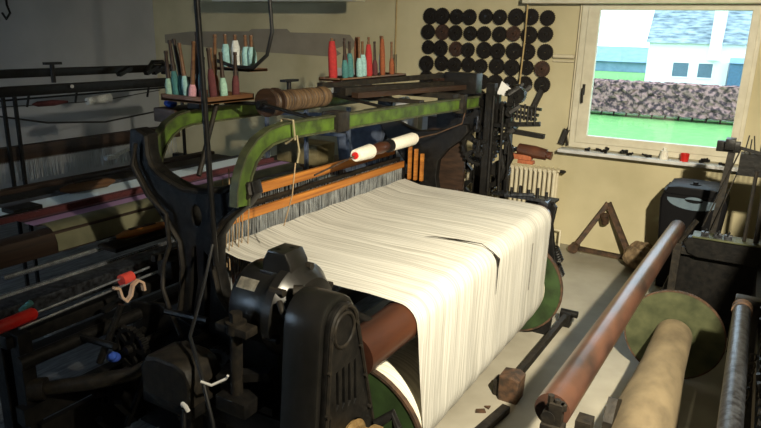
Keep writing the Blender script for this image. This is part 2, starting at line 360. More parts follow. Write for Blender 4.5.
# wall cords
tag(obj('wall_cord', MB().tube([(-3.50, YB - .02, 2.75), (-3.50, YB - .02, 1.72), (-3.49, YB - .02, 1.4)], .007), 'ycord'), 'yellowed cord running down the wall behind the pirn rack', 'cord')
tag(obj('wall_cord', MB().tube([(-2.04, YB - .08, 2.75), (-2.04, YB - .08, 2.0), (-2.06, YB - .08, 1.5)], .008), 'ycord'), 'yellowed cord hanging in front of the gear discs', 'cord')

# ------------------------------------------------------------------ window sill items
tag(obj('yarn_cone', MB().lathe((-.66, 6.2, .985), (-.66, 6.2, 1.085), [(0, .036), (.1, .038), (.75, .028), (.76, .012), (1, .012)]), 'white'), 'small white yarn cone standing on the window sill', 'yarn cone')
tag(obj('red_cup', MB().lathe((-.49, 6.2, .985), (-.49, 6.2, 1.055), [(0, .033), (1, .038), (1.0, .034), (.1, .030)]), 'red'), 'red plastic cup on the window sill', 'cup')
random.seed(5)
for i, (x, n_, lab) in enumerate(((-1.36, 'rod', 'thin black tools lying at the left end of the window sill'), (-1.2, 'tools', 'pair of small dark machine parts on the sill near its left end'), (-.98, 'tools', 'low heap of black loom parts mid window sill'), (-.80, 'rod', 'dark flat part left of the white yarn cone on the sill'), (-.33, 'tools', 'tangle of black hooks right of the red cup'), (-.17, 'rod', 'black part at the right end of the sill'))):
    q = MB()
    for k in range(5 if n_ == 'tools' else 2):
        a = V((x + random.uniform(-.05, .05), 6.19 + random.uniform(-.03, .03), .995 + k * .006)); b = a + V((random.uniform(-.05, .05), random.uniform(-.03, .03), random.uniform(0, .02)))
        q.bar(a, b, .018, .016)
        q.cyl(a - V((0, 0, .008)), a + V((0, 0, .014)), .014, n=10)
    tag(obj('machine_part', q, 'iron'), lab, 'machine part')
# picker hanging on the reveal left of the window
tag(obj('leather_picker', MB().bar((-1.56, 6.25, 1.16), (-1.60, 6.25, 1.02), .05, .03, (0, 1, 0), .006).bar((-1.56, 6.25, 1.1), (-1.535, 6.24, 1.01), .012, .02).tube([(-1.56, 6.25, 1.16), (-1.55, 6.3, 1.2)], .005), 'leather'), 'black leather picker hanging at the lower left corner of the window', 'picker')

# ------------------------------------------------------------------ triangle trestle leaning at wall
tg = thing('triangular_trestle', 'rusty triangular iron trestle leaning against the back wall', 'trestle', (-1.08, 6.1, 0))
A, B, D_ = V((-1.09, 6.24, .50)), V((-1.33, 6.10, .045)), V((-.80, 6.08, .04))
obj('left_bar', MB().bar(A, B, .045, .035, (0, 1, 0), .004), 'rust', tg).name = 'side_bar'
obj('side_bar', MB().bar(A, D_, .05, .035, (0, 1, 0), .004), 'rust', tg)
obj('bottom_bar', MB().bar(B, D_, .04, .03, (0, 1, 0), .004), 'rust', tg)
obj('roller', MB().cyl((-1.33, 6.03, .05), (-1.33, 6.13, .05), .048), 'rust', tg)
obj('roller', MB().lathe((-1.10, 6.16, .41), (-1.09, 6.20, .30), [(0, .02), (.1, .04), (.9, .035), (1, .02)]), 'rust', tg)
random.seed(9)
rg = MB().sph((-.70, 5.96, .12), .15, (1, 1.3, .8), 40)
for v in rg.bm.verts:
    d = v.co; v.co += V((math.sin(d.y * 60 + d.z * 30), math.sin(d.x * 55), math.sin(d.x * 50 + d.y * 70))) * .014
    v.co.z = max(v.co.z, .002)
tag(obj('sacking_bundle', rg, 'rag', None, 0), 'crumpled brown sacking bundle on the floor against the trestle', 'sacking')

# ------------------------------------------------------------------ loom 1
L1 = thing('power_loom', 'black and green power loom with cream warp threads, filling the middle', 'loom', (-1.8, 3.0, 0))
def arch(x0, shear=0., near=0.):
    P = [(1.90, 1.31), (1.905, 1.38), (1.925, 1.44), (1.96, 1.50), (2.01, 1.545), (2.08, 1.575), (2.17, 1.588), (2.3, 1.59), (3.2, 1.586), (4.16, 1.575)]
    P = [(y + near * max(0, min(1, (2.6 - y) / .6)), z) for y, z in P]
    w = MB()
    for a, b, c, d in ((0, .066, -.011, .011),): w.ribbon(P, b, 'x', x0 + c, x0 + d)
    f = MB()
    for sgn in (1, -1):
        Q = []
        for i, p in enumerate(P):
            p = V(p); t = (V(P[min(i + 1, len(P) - 1)]) - V(P[max(i - 1, 0)])).normalized(); n = V((-t.y, t.x)); Q.append(tuple(p + n * .034 * sgn))
        f.ribbon(Q, .009, 'x', x0 - .020, x0 + .020)
    for mb in (w, f):
        for v in mb.bm.verts: v.co.x += (v.co.y - 2) * shear
    return w, f
for x0, shr in ((-1.76, .045), (-2.385, -.012)):
    w_, f_ = arch(x0, shr, .09 if x0 < -2 else 0); a = obj('arch_beam', w_, 'green', L1); obj('flange', f_, 'rim', a)
    xf = x0 + 2.16 * shr; obj('shaded_far_curve', MB().ribbon([(4.16, 1.578), (4.23, 1.56), (4.28, 1.51), (4.30, 1.42), (4.28, 1.30), (4.22, 1.2)], .05, 'x', xf - .015, xf + .015), 'iron', L1)  # dark colour stands in for shade on the beams' unlit far ends
lyre = [(-2.45, 1.55), (-2.465, 1.46), (-2.45, 1.38), (-2.39, 1.29), (-2.29, 1.19), (-2.19, 1.07), (-2.18, .95), (-2.21, .75), (-2.30, .5), (-2.42, .2), (-2.5, 0), (-2.36, 0), (-2.25, .18), (-2.05, .30), (-1.85, .30), (-1.55, .16), (-1.42, 0), (-1.28, 0), (-1.36, .3), (-1.55, .55), (-1.80, .72), (-1.93, .86), (-1.96, 1.0), (-1.95, 1.13), (-1.88, 1.22), (-1.78, 1.30), (-1.73, 1.36), (-1.74, 1.40), (-1.80, 1.395), (-1.88, 1.36), (-2.0, 1.335), (-2.12, 1.325), (-2.2, 1.345), (-2.28, 1.375), (-2.325, 1.41), (-2.345, 1.46), (-2.345, 1.54), (-2.40, 1.56)]
oval = [(-2.06 + .035 * math.cos(a * PI / 8), 1.21 + .055 * math.sin(a * PI / 8)) for a in range(16)]
slot1 = [(-2.10, 1.06), (-2.07, 1.08), (-2.07, .9), (-2.13, .65), (-2.17, .62), (-2.13, .85)]
slot2 = [(-2.03, 1.06), (-2.0, 1.04), (-1.99, .9), (-2.02, .62), (-2.07, .6), (-2.04, .85)]
sf = MB().prism(lyre, 'y', 1.94, 2.0, [oval, slot1, slot2], .008)
f1 = obj('side_frame', sf, 'iron', L1)
rb = MB()
for dx in (0,): rb.tube([(x + .02, 1.935, z) for x, z in lyre[1:10]], .014, 6).tube([(x - .01, 1.935, z) for x, z in lyre[19:28]], .013, 6).tube([(x, 1.935, z - .005) for x, z in lyre[27:]], .014, 6)
obj('edge_bead', rb, 'iron2', f1)
sf = MB().prism(lyre, 'y', 4.17, 4.23, [], .008); obj('side_frame', sf, 'iron', L1)
obj('end_panel', MB().prism([(-2.10, .9), (-1.80, .9), (-1.80, 1.30), (-1.86, 1.42), (-2.10, 1.42)], 'y', 4.30, 4.34, [], .004), 'dwood', L1)
# cross members and feet
obj('cross_rail', MB().box((-2.15, 1.95, .30), (-2.07, 4.2, .40)).box((-1.62, 2.0, .12), (-1.56, 4.2, .2)), 'iron', L1)
# back rail: bracket + roller
rr = obj('back_roller', MB().cyl((-1.135, 1.79, .862), (-1.135, 4.06, .862), .085, n=32), 'redwood', L1)
obj('ring', MB().lathe((-1.135, 2.14, .862), (-1.135, 2.155, .862), [(0, .086), (.2, .090), (.8, .090), (1, .086)], 32), 'iron2', rr)
obj('shaft', MB().cyl((-1.135, 1.86, .862), (-1.135, 4.25, .862), .02), 'steel', rr)
br = MB()
br.prism([(-1.24, .95), (-1.20, .965), (-1.09, .96), (-1.055, .92), (-1.07, .8), (-1.04, .62), (-1.01, .5), (-.99, .48), (-1.0, .3), (-1.02, 0), (-1.2, 0), (-1.14, .3), (-1.16, .6), (-1.25, .75), (-1.5, .72), (-1.5, .62), (-1.9, .7), (-1.9, .8), (-1.4, .86), (-1.28, .9)], 'y', 4.14, 4.18, [], .006)
obj('rear_bracket', br, 'iron', L1)
obj('rear_bracket', MB().prism([(-1.4, .93), (-1.22, .95), (-1.1, .93), (-1.07, .86), (-1.1, .78), (-1.2, .7), (-1.32, .4), (-1.3, 0), (-1.42, 0), (-1.5, .5), (-1.6, .72), (-1.9, .7), (-1.9, .8), (-1.5, .86)], 'y', 1.925, 1.965, [], .006), 'iron', L1)
tp = MB().box((-1.40, 4.10, .955), (-1.10, 4.16, .975)).cyl((-1.12, 4.07, .94), (-1.12, 4.17, .94), .035).cyl((-1.35, 4.1, .975), (-1.2, 4.12, .99), .015)
obj('bearing_cap', tp, 'steel', L1)
q = MB()
for k in range(5): q.tube([(-1.36 + k * .06, 4.13, .97), (-1.36 + k * .06, 4.13, 1.02 + .02 * (k % 2))], .011, 8)
q.box((-1.5, 4.12, .95), (-1.06, 4.24, .965)); obj('guide_block', q, 'iron', L1)
obj('spring', MB().coil((-1.06, 4.23, .62), (-1.02, 4.25, .52), .028, 6, .008), 'iron', L1)
obj('spring', MB().coil((-1.03, 4.23, .50), (-1.0, 4.25, .42), .025, 6, .008), 'iron', L1)
# breast side beams and slay
obj('slay', MB().box((-2.40, 1.99, .84), (-2.30, 4.16, .93), .008).box((-2.39, 1.95, .93), (-2.36, 4.15, .96)), 'iron2', L1)
obj('breast_beam', MB().box((-2.74, 1.25, .76), (-2.62, 4.3, .84), .01), 'steel', L1)
obj('front_rail', MB().box((-2.60, 1.30, .70), (-2.52, 4.3, .76), .01).box((-2.52, 1.3, .36), (-2.46, 4.2, .44)).cyl((-2.45, 1.3, .66), (-2.45, 4.2, .66), .03), 'iron', L1)
rods = MB().tube([(-2.405, 1.28, .87), (-2.405, 1.95, .895)], .006).tube([(-2.37, 1.28, .85), (-2.37, 1.95, .875)], .006)
obj('slide_rod', rods, 'bright', L1)
rh = MB().lathe((-2.40, 1.14, .868), (-2.40, 1.37, .878), [(0, .018), (.05, .026), (.95, .026), (1, .018)]); plabel(obj('handle_grip', rh, 'red', L1), 'red cylindrical grip')
obj('handle_knob', MB().cyl((-2.46, 1.345, .88), (-2.43, 1.375, .915), .012), 'teal', L1)
rb_ = MB().cyl((-2.39, 1.775, .885), (-2.39, 1.835, .889), .029, .026); plabel(obj('end_ball', rb_, 'pinkcap', L1), 'round red end ball')
obj('picker_band', MB().ribbon([(1.70, .885), (1.725, .875), (1.735, .83), (1.76, .80), (1.785, .82), (1.80, .865), (1.83, .88), (1.855, .86), (1.86, .82)], .012, 'x', -2.355, -2.335), 'skin', L1)
for (x, y) in ((-2.52, 1.36), (-2.66, 1.36)):
    obj('front_post', MB().prism([(x - .03, 0), (x + .04, 0), (x + .03, .76), (x - .03, .76)], 'y', y - .03, y + .03, [], .004), 'iron', L1)
arm = MB().tube([(-2.45, 1.4, .50), (-2.3, 1.52, .52), (-2.15, 1.62, .56), (-2.05, 1.7, .64), (-2.0, 1.9, .66)], [.03, .035, .03, .025, .02])
arm.tube([(-2.45, 1.4, .50), (-2.5, 1.36, .5)], .05)
obj('treadle_arm', arm, 'iron2', L1)
random.seed(21)
q = MB()
for k in range(16):
    a = V((random.uniform(-2.5, -1.9), random.uniform(1.5, 1.9), random.uniform(.3, .85)))
    b = a + V(random.choice([(.25, 0, .02), (0, .22, .05), (.05, .1, .25), (-.1, .15, -.2)]))
    q = MB(); q.bar(a, b, .03, .02) if k % 2 else q.tube([a, b], .015, 8)
    obj('lever', q, 'iron', L1)
obj('side_plate', MB().prism([(-2.5, .05), (-1.95, .05), (-1.9, .45), (-2.0, .66), (-2.3, .74), (-2.5, .70)], 'y', 1.90, 1.93, [], .004), 'iron', L1)
obj('guard_panel', MB().box((-2.48, 1.36, .10), (-2.45, 1.90, .34)), 'iron', L1)
for i, (c, r) in enumerate((((-2.25, 1.70, .62), .10), ((-2.08, 1.80, .45), .16), ((-2.35, 1.60, .42), .07), ((-1.85, 1.85, .55), .12), ((-2.45, 1.8, .55), .09))):
    obj('gear_wheel', MB().gear(c, 'y', r, .03, 30, .15, 5).cyl((c[0], c[1] - .04, c[2]), (c[0], 1.95, c[2]), .02), 'iron', L1)
# adjusting spindle in front of the motor
q = MB().cyl((-1.44, 1.5, .75), (-1.43, 1.5, 1.02), .022).cyl((-1.43, 1.5, 1.0), (-1.43, 1.5, 1.04), .036).cyl((-1.43, 1.5, 1.04), (-1.43, 1.5, 1.075), .022, n=6).box((-1.50, 1.47, 1.0), (-1.36, 1.53, 1.03), .004)
obj('adjusting_spindle', q, 'iron2', L1)
q = MB().box((-1.50, 1.45, .70), (-1.36, 1.60, .76), .01).bar((-1.52, 1.50, .80), (-1.33, 1.56, .84), .05, .03).box((-1.75, 1.56, .55), (-1.25, 1.9, .66), .01).box((-1.7, 1.6, 0), (-1.6, 1.7, .6)).box((-1.35, 1.6, 0), (-1.27, 1.7, .6))
obj('motor_bracket', q, 'iron', L1)
# uprights between the beams
q = MB()
obj('beam_clamp', q.box((-1.80, 2.52, 1.545), (-1.70, 2.62, 1.64), .006), 'iron2', L1)
obj('beam_clamp', MB().box((-1.72, 3.86, 1.52), (-1.64, 3.93, 1.64), .006), 'iron2', L1)
q = MB()
q.box((-2.40, 3.36, 1.615), (-1.70, 3.42, 1.635))
obj('top_cross_bar', MB().box((-2.44, 3.75, 1.62), (-1.66, 3.84, 1.65)), 'iron2', L1)
obj('top_cross_bar', q, 'iron2', L1)
obj('heald_lever', MB().bar((-2.12, 3.15, 1.675), (-1.90, 4.2, 1.675), .10, .045), 'iron2', L1)
obj('heald_lever', MB().bar((-1.98, 3.1, 1.665), (-1.78, 4.2, 1.665), .05, .03), 'dwood', L1)
obj('heald_lever', MB().bar((-2.26, 3.15, 1.70), (-1.98, 4.3, 1.73), .05, .03), 'iron2', L1)
q = MB().cyl((-2.42, 3.06, 1.62), (-2.42, 3.06, 1.72), .014).bar((-2.42, 3.00, 1.725), (-2.42, 3.13, 1.725), .04, .014).cyl((-2.42, 3.06, 1.625), (-2.42, 3.06, 1.65), .03)
obj('tee_handle', q, 'iron', L1)
obj('rack_post', MB().box((-2.44, 2.28, 1.625), (-2.36, 2.36, 1.665)).box((-2.44, 3.9, 1.61), (-2.40, 3.98, 1.70)).tube([(-2.26, 2.3, 1.665), (-2.2, 2.1, 1.345)], .012), 'iron2', L1)
# far end head motion
q = MB()
q.box((-1.93, 4.18, 1.62), (-1.69, 4.30, 1.76), .006).box((-2.02, 4.28, 1.35), (-1.55, 4.32, 1.62)).box((-1.62, 4.2, .9), (-1.56, 4.26, 1.7)).box((-1.50, 4.3, .3), (-1.46, 4.36, 1.66)).box((-1.74, 4.36, .0), (-1.68, 4.42, 1.6))
obj('head_frame', q, 'iron', L1)
for c, r, w_ in (((-1.66, 4.26, 1.25), .14, .04), ((-1.55, 4.36, 1.48), .09, .05), ((-1.82, 4.28, 1.52), .08, .04), ((-1.50, 4.28, 1.1), .07, .04), ((-1.72, 4.4, 1.0), .16, .03), ((-1.45, 4.36, 1.62), .06, .05)):
    obj('head_gear', MB().gear(c, 'y', r, w_, 26, .2, 5 if r > .1 else 0).cyl((c[0], c[1] - .05, c[2]), (c[0], c[1] + .1, c[2]), .016), 'iron', L1)
random.seed(4)
q = MB(); q2 = MB()
for k in range(46):
    a = V((random.uniform(-1.75, -1.42), random.uniform(4.18, 4.5), random.uniform(1.2, 1.66)))
    d = random.choice([(.1, 0, 0), (0, 0, .09), (.06, .03, .05), (-.05, .1, .02), (0, .12, 0)])
    (q2 if k % 9 == 0 else q).bar(a, a + V(d), random.uniform(.015, .045), random.uniform(.012, .03), bev=.002)
    if k % 3 == 0: q.cyl(a, a + V((0, .04, 0)), random.uniform(.015, .035), n=12)
for z in (1.52, 1.56, 1.49): q.bar((-1.5, 4.3, z), (-1.28 + (z - 1.5) * .4, 4.3, z - .02), .03, .018)
for k in range(7): q.cyl((-1.44 + k * .025, 4.28, 1.44 + .02 * (k % 2)), (-1.44 + k * .025, 4.28, 1.57 - .015 * (k % 3)), .008, n=8)
q.bar((-1.48, 4.3, 1.38), (-1.22, 4.3, 1.36), .05, .03).bar((-1.48, 4.3, 1.42), (-1.26, 4.32, 1.44), .03, .03)
q.tube([(-1.6, 4.25, 1.3), (-1.46, 4.25, 1.36), (-1.42, 4.25, 1.2), (-1.5, 4.25, 1.02)], .02, 8)
q.tube([(-1.62, 4.25, .96), (-1.52, 4.25, 1.0), (-1.47, 4.25, 1.12), (-1.5, 4.25, 1.25)], .022, 8)
obj('linkage', q, 'iron', L1); obj('bright_link', q2, 'steel', L1)
obj('rod', MB().tube([(-1.56, 4.2, .95), (-1.56, 4.2, 1.62)], .012).tube([(-1.48, 4.2, .95), (-1.49, 4.2, 1.55)], .010).tube([(-1.42, 4.2, .96), (-1.43, 4.2, 1.3)], .006), 'iron', L1)
obj('pattern_roller', MB().lathe((-1.40, 4.3, 1.262), (-1.155, 4.3, 1.235), [(0, .02), (.04, .038), (.5, .044), (.85, .038), (.86, .025), (1, .03)]), 'redwood', L1)
obj('rusty_block', MB().box((-1.44, 4.27, 1.19), (-1.29, 4.33, 1.225), .006).box((-1.38, 4.26, 1.165), (-1.27, 4.31, 1.19), .004), 'bryarn', L1)
obj('tag_paper', MB().prism([(-1.60, 1.62), (-1.50, 1.60), (-1.50, 1.66), (-1.57, 1.71)], 'y', 4.36, 4.364), 'paper', L1)

# heald frames (two) and heddles
def heald(xc, zt, label, h, n, mn):
    t = thing('heald_frame', label, 'heald frame', (xc, 3.05, zt - .5), 'heald frames across the loom')
    obj('top_bar', MB().box((xc - .012, 2.08, zt - h), (xc + .012, 4.06, zt), .003), mn, t)
    obj('bottom_bar', MB().box((xc - .012, 2.08, zt - .50), (xc + .012, 4.06, zt - .46), .003), 'orange', t)
    obj('end_bar', MB().box((xc - .008, 2.06, zt - .50), (xc + .008, 2.08, zt)), 'iron', t); obj('end_bar', MB().box((xc - .008, 4.06, zt - .50), (xc + .008, 4.08, zt)), 'iron', t)
    random.seed(n); hq = MB()
    for k in range(n):
        y = 2.1 + 1.94 * (k + .5) / n + random.uniform(-.004, .004)
        hq.bar((xc + random.uniform(-.008, .008), y, zt - h), (xc + random.uniform(-.02, .02), y + random.uniform(-.006, .006), zt - .46), .0015, .0015)
    o = obj('heddle_wires', hq, M['heddle'], t, 0); o['kind'] = 'stuff'
M['heddle'] = mat('galvanised_heddle_wire', (.42, .44, .44), (.28, .29, .29), .4, .3, bump=0)
heald(-2.25, 1.215, 'upper orange wooden heald frame, furthest from the warp sheet', .055, 150, 'orange')
heald(-2.215, 1.14, 'dark grey heald frame between the two orange ones', .025, 120, 'iron2')
heald(-2.17, 1.118, 'lower bright orange wooden heald frame next to the warp sheet', .045, 640, 'orange')
# harness cords
random.seed(2)
for k in range(9):
    b = V((-2.11 + .02 * (k % 3), 2.10 + .022 * k, .99)); a = b + V((.015, .004, .30 + .05 * (k % 3)))
    tag(obj('harness_cord', MB().tube([a, (a + b) / 2 + V((.006, 0, 0)), b, b + V((0, 0, -.10))], .0028, 5), 'cord'), 'thin brown harness cord hanging at the near end of the heald frames', 'cord', 'harness cords at the near end of the loom')
obj('knotted_rope', MB().tube([(-1.71, 2.20, 1.55), (-1.72, 2.20, 1.635), (-1.79, 2.21, 1.635), (-1.81, 2.21, 1.55), (-1.76, 2.2, 1.53), (-1.70, 2.20, 1.57), (-1.70, 2.215, 1.50), (-1.70, 2.20, 1.45)], .005, 6), 'rope')
tag(bpy.data.objects['knotted_rope'], 'pale rope knotted round the front green beam', 'rope')
tag(obj('hanging_wire', MB().tube([(-1.71, 2.20, 1.45), (-1.73, 2.20, 1.3), (-1.78, 2.2, 1.15)], .003, 5), 'cord'), 'thin wire hanging below the rope knot', 'wire')

# ------------------------------------------------------------------ warp sheet and warp beam
WB = (-1.28, .345)
prof = [(-2.13, 1.0), (-2.0, .972)] + [(-1.85 + .115 * k, .966 - .0008 * k) for k in range(6)]
prof += [(-1.135 + .092 * math.sin(a), .862 + .092 * math.cos(a)) for a in [k * PI / 2 / 7 for k in range(8)]]
prof += [(-1.041 - .0005 * k, .862 - .05 * k) for k in range(1, 10)]
prof += [(WB[0] + .236 * math.cos(a), WB[1] + .236 * math.sin(a)) for a in [-k * .16 for k in range(0, 12)]]
ws = MB(); NP = len(prof) - 1
def wf(u, v, off=0):
    i = u * NP; x, z = prof[round(i)]
    y0, y1 = 2.125, 4.02
    if z < .86: t = (.86 - z); y0 += .10 * min(1, t * 2); y1 += .0
    if x < -1.2: y0 -= .00
    y = y0 + (y1 - y0) * v
    if x < -1.2: z += .003 * math.sin(y * 23 + x * 9) - off
    elif z < .8: x += .0025 * math.sin(y * 31)
    return V((x, y, z))
ws.grid(lambda u, v: wf(u, v), NP, 60)
tag(obj('warp_sheet', ws, 'warp', None, 60, (-1.5, 3, .0)), 'wide sheet of cream warp threads stretched over the loom and falling to the floor beam', 'warp threads')
# dark gap / knotted end
tag(obj('broken_warp_end', MB().tube([(-1.42, 2.94, .972), (-1.36, 2.96, .973), (-1.25, 2.975, .974), (-1.12, 2.99, .972), (-1.06, 3.0, .935), (-1.03, 3.01, .90), (-1.033, 3.02, .85), (-1.034, 3.02, .70)], [.001, .0025, .005, .002, .003, .009, .003, .001], 6), 'iron2'), 'dark knotted bundle of broken threads lying across the warp sheet', 'thread knot')
tag(obj('broken_thread', MB().tube([(-1.033, 3.62, .82), (-1.034, 3.62, .6), (-1.034, 3.615, .52)], .0014, 5), 'iron2'), 'short dark thread on the hanging part of the warp near its far edge', 'thread')
tag(obj('lease_rod', MB().tube([(-1.75, 2.02, .952), (-1.75, 4.1, .952)], .009, 8), 'dwood'), 'thin dark lease rod lying under the warp sheet', 'rod')
wb = thing('warp_beam', 'warp beam with dark green end discs under the cream warp sheet', 'warp beam', (-1.28, 3.05, 0))
for y in (2.03, 4.09):
    fl = MB().gear((WB[0], y, .345), 'y', .335, .014, 0, .1)
    o = obj('flange', fl, 'fgreen', wb)
    obj('rim', MB().lathe((WB[0], y - .012, .345), (WB[0], y + .012, .345), [(0, .333), (0, .345), (1, .345), (1, .333), (0, .333)], 48, False), 'rust', o)
    obj('hub', MB().lathe((WB[0], y - .05, .345), (WB[0], y + .01, .345), [(0, .045), (.3, .05), (.6, .09), (1, .1)]), 'iron2', o)
obj('axle', MB().cyl((WB[0], 1.96, .345), (WB[0], 4.24, .345), .03), 'steel', wb)
obj('wound_warp', MB().cyl((WB[0], 2.06, .345), (WB[0], 4.07, .345), .228, n=48), 'warp2', wb)
# ------------------------------------------------------------------ motor
mo = thing('electric_motor', 'round black electric motor with a square terminal box on the near end', 'motor', (-1.42, 1.70, .6)); n_before = set(bpy.data.objects)
mc = (1.70, 1.03)
def mx(x): return (x, mc[0], mc[1])
obj('housing', MB().lathe(mx(-1.585), mx(-1.40), [(0, .09), (.10, .145), (.16, .152), (.85, .152), (.88, .160), (1, .160)], 40), 'black', mo)
obj('end_shield', MB().lathe(mx(-1.40), mx(-1.26), [(0, .166), (.05, .176), (.30, .176), (.36, .165), (.7, .13), (.75, .08), (1, .06)], 40), 'black', mo)
q = MB()
for k in range(6):
    a = k * PI / 3 + .3; q = MB(); q.cyl((-1.39, mc[0] + .165 * math.cos(a), mc[1] + .165 * math.sin(a)), (-1.33, mc[0] + .165 * math.cos(a), mc[1] + .165 * math.sin(a)), .014, n=8)
    obj('bolt', q, 'iron2', mo)
obj('terminal_box', MB().prism([(-1.475, 1.16), (-1.355, 1.16), (-1.36, 1.215), (-1.38, 1.25), (-1.45, 1.25), (-1.47, 1.215)], 'y', 1.64, 1.745, [], .006).box((-1.485, 1.635, 1.16), (-1.345, 1.75, 1.178), .003).cyl((-1.43, 1.67, 1.25), (-1.43, 1.67, 1.256), .009).cyl((-1.40, 1.71, 1.25), (-1.40, 1.71, 1.256), .009), 'black', mo)
obj('nameplate', MB().grid(lambda u, v: V((-1.545 + .085 * u, mc[0] - .1545 * math.cos(.62 + .28 * v), mc[1] + .1545 * math.sin(.62 + .28 * v))), 2, 5), 'plate', mo)
obj('foot', MB().box((-1.60, 1.56, .66), (-1.38, 1.84, .69)).box((-1.58, 1.62, .69), (-1.40, 1.78, .90)), 'iron', mo)
q = MB().cyl((-1.27, mc[0] - .09, mc[1] + .12), (-1.30, mc[0] - .11, mc[1] + .12), .025).tube([(-1.33, 1.55, 1.12), (-1.30, 1.53, 1.10), (-1.27, 1.54, 1.06)], .012)
obj('oil_cap', q, 'iron2', mo)
for o in mo.children: o.location.x += .05; o.location.z += .008
# chain case
cg = thing('chain_case', 'tall black cast chain case with slotted face at the near end of the loom', 'chain case', (-1.17, 1.65, .0))
def case(y0=0., sh=0.):
    o = []
    for k in range(9):
        a = PI * k / 8; o.append((1.60 + (.095 - sh) * math.cos(a), 1.075 + (.095 - sh) * math.sin(a)))
    return o + [(1.435 + sh, .20 + sh), (1.93 - sh, .20 + sh)]
slots = []
for k in range(4): y = 1.555 + k * .036; slots.append([(y, .93), (y + .018, .935), (y + .024, .80 - .01 * k), (y + .004, .78 - .01 * k)])
slots.append([(1.50, .76), (1.53, .78), (1.52, .66), (1.49, .64)])
circ = [(1.655 + .10 * math.cos(k * PI / 10), .60 + .10 * math.sin(k * PI / 10)) for k in range(20)]
q = MB().prism(case(), 'x', -1.245, -1.095, [], .012)
ca = obj('case', q, 'black', cg)
obj('face_plate', MB().prism(case(0, .012), 'x', -1.095, -1.075, slots + [circ], .003), 'iron', cg)
rim = case(0, .02)
obj('rim_bead', MB().tube([(-1.072, y, z) for y, z in rim], .008, 6, closed=True), 'iron2', ca)
obj('boss_ring', MB().tube([(-1.072, 1.60 + .058 * math.cos(k * PI / 10), 1.068 + .058 * math.sin(k * PI / 10)) for k in range(20)], .006, 6, closed=True), 'iron2', ca)
q = MB()
for y, z in ((1.525, 1.07), (1.60, 1.148), (1.672, 1.07), (1.70, .97), (1.735, .84), (1.765, .70), (1.80, .55), (1.512, .95), (1.498, .8), (1.485, .66), (1.47, .5)): q.cyl((-1.075, y, z), (-1.064, y, z), .007, n=8)
obj('screw', q, 'iron2', cg)
obj('drum', MB().lathe((-1.12, 1.655, .60), (-.98, 1.655, .60), [(0, .085), (.3, .085), (.35, .095), (.45, .075), (.8, .075), (.82, .095), (.95, .095), (1, .05)], 32), 'brass', cg)
obj('hand_lever', MB().tube([(-1.05, 1.78, .62), (-1.0, 1.82, .66), (-.97, 1.80, .62)], .02).sph((-1.0, 1.79, .55), .045, (.5, 1, .7)), 'iron', cg)
for o in cg.children: o.location.x += .022
# switch box
sb = thing('switch_box', 'rounded dark metal switch box low beside the motor', 'switch box', (-1.7, 1.5, .6))
obj('lid', MB().prism([(-1.81, .70), (-1.585, .70), (-1.58, .79), (-1.60, .83), (-1.64, .845), (-1.74, .845), (-1.785, .83), (-1.81, .79)], 'y', 1.40, 1.56, [], .015), 'iron2', sb)
obj('base', MB().box((-1.82, 1.40, .655), (-1.565, 1.57, .70), .006), 'iron', sb)
obj('stand', MB().box((-1.72, 1.48, 0), (-1.66, 1.54, .655)), 'iron', sb)
obj('cable_gland', MB().tube([(-1.60, 1.395, .71), (-1.59, 1.385, .725), (-1.575, 1.385, .72), (-1.57, 1.39, .70)], .008, 8), 'paper', sb)
tag(obj('motor_cable', MB().tube([(-1.59, 1.39, .70), (-1.575, 1.37, .62), (-1.56, 1.36, .4), (-1.55, 1.36, .0)], .007), 'cable'), 'black cable dropping from the white gland of the switch box', 'cable')
# vertical conduit from ceiling + its cable
tag(obj('conduit_pole', MB().tube([(-1.955, 1.90, 2.75), (-1.95, 1.90, 2.1), (-1.93, 1.90, 1.5), (-1.915, 1.90, 1.02)], .0125, 10), 'iron'), 'thin black conduit pole dropping from the ceiling in front of the left frame', 'conduit')
tag(obj('power_cable', MB().tube([(-1.915, 1.885, 1.12), (-1.88, 1.80, 1.0), (-1.78, 1.66, .95), (-1.66, 1.50, .92), (-1.50, 1.40, .84), (-1.44, 1.38, .70), (-1.42, 1.36, .5), (-1.40, 1.36, .1)], .007), 'cable'), 'black power cable looping from the conduit past the switch box', 'cable')
tag(obj('cable_tie', MB().tube([(-1.50, 1.39, .84), (-1.47, 1.41, .825), (-1.44, 1.45, .84), (-1.43, 1.45, .855)], .005, 6), 'paper'), 'white cable tie between power cable and spindle', 'cable tie')
tag(obj('frame_cable', MB().tube([(-2.40, 1.92, 1.5), (-2.42, 1.91, 1.40), (-2.33, 1.91, 1.27), (-2.22, 1.91, 1.20), (-2.21, 1.91, 1.05), (-2.25, 1.9, .95), (-2.24, 1.88, .85), (-2.15, 1.84, .76), (-2.0, 1.76, .72)], .011), 'iron2'), 'dusty cable running down the left arm of the near frame', 'cable')
tag(obj('hanging_cable', MB().tube([(-2.07, 2.5, 2.75), (-2.09, 2.5, 2.2), (-2.075, 2.5, 2.0), (-2.11, 2.5, 1.89), (-2.2, 2.5, 1.825), (-2.33, 2.5, 1.825), (-2.44, 2.5, 1.85)], .0095), 'cable'), 'black cable hanging in a loop from the ceiling beside the pirn rack', 'cable')

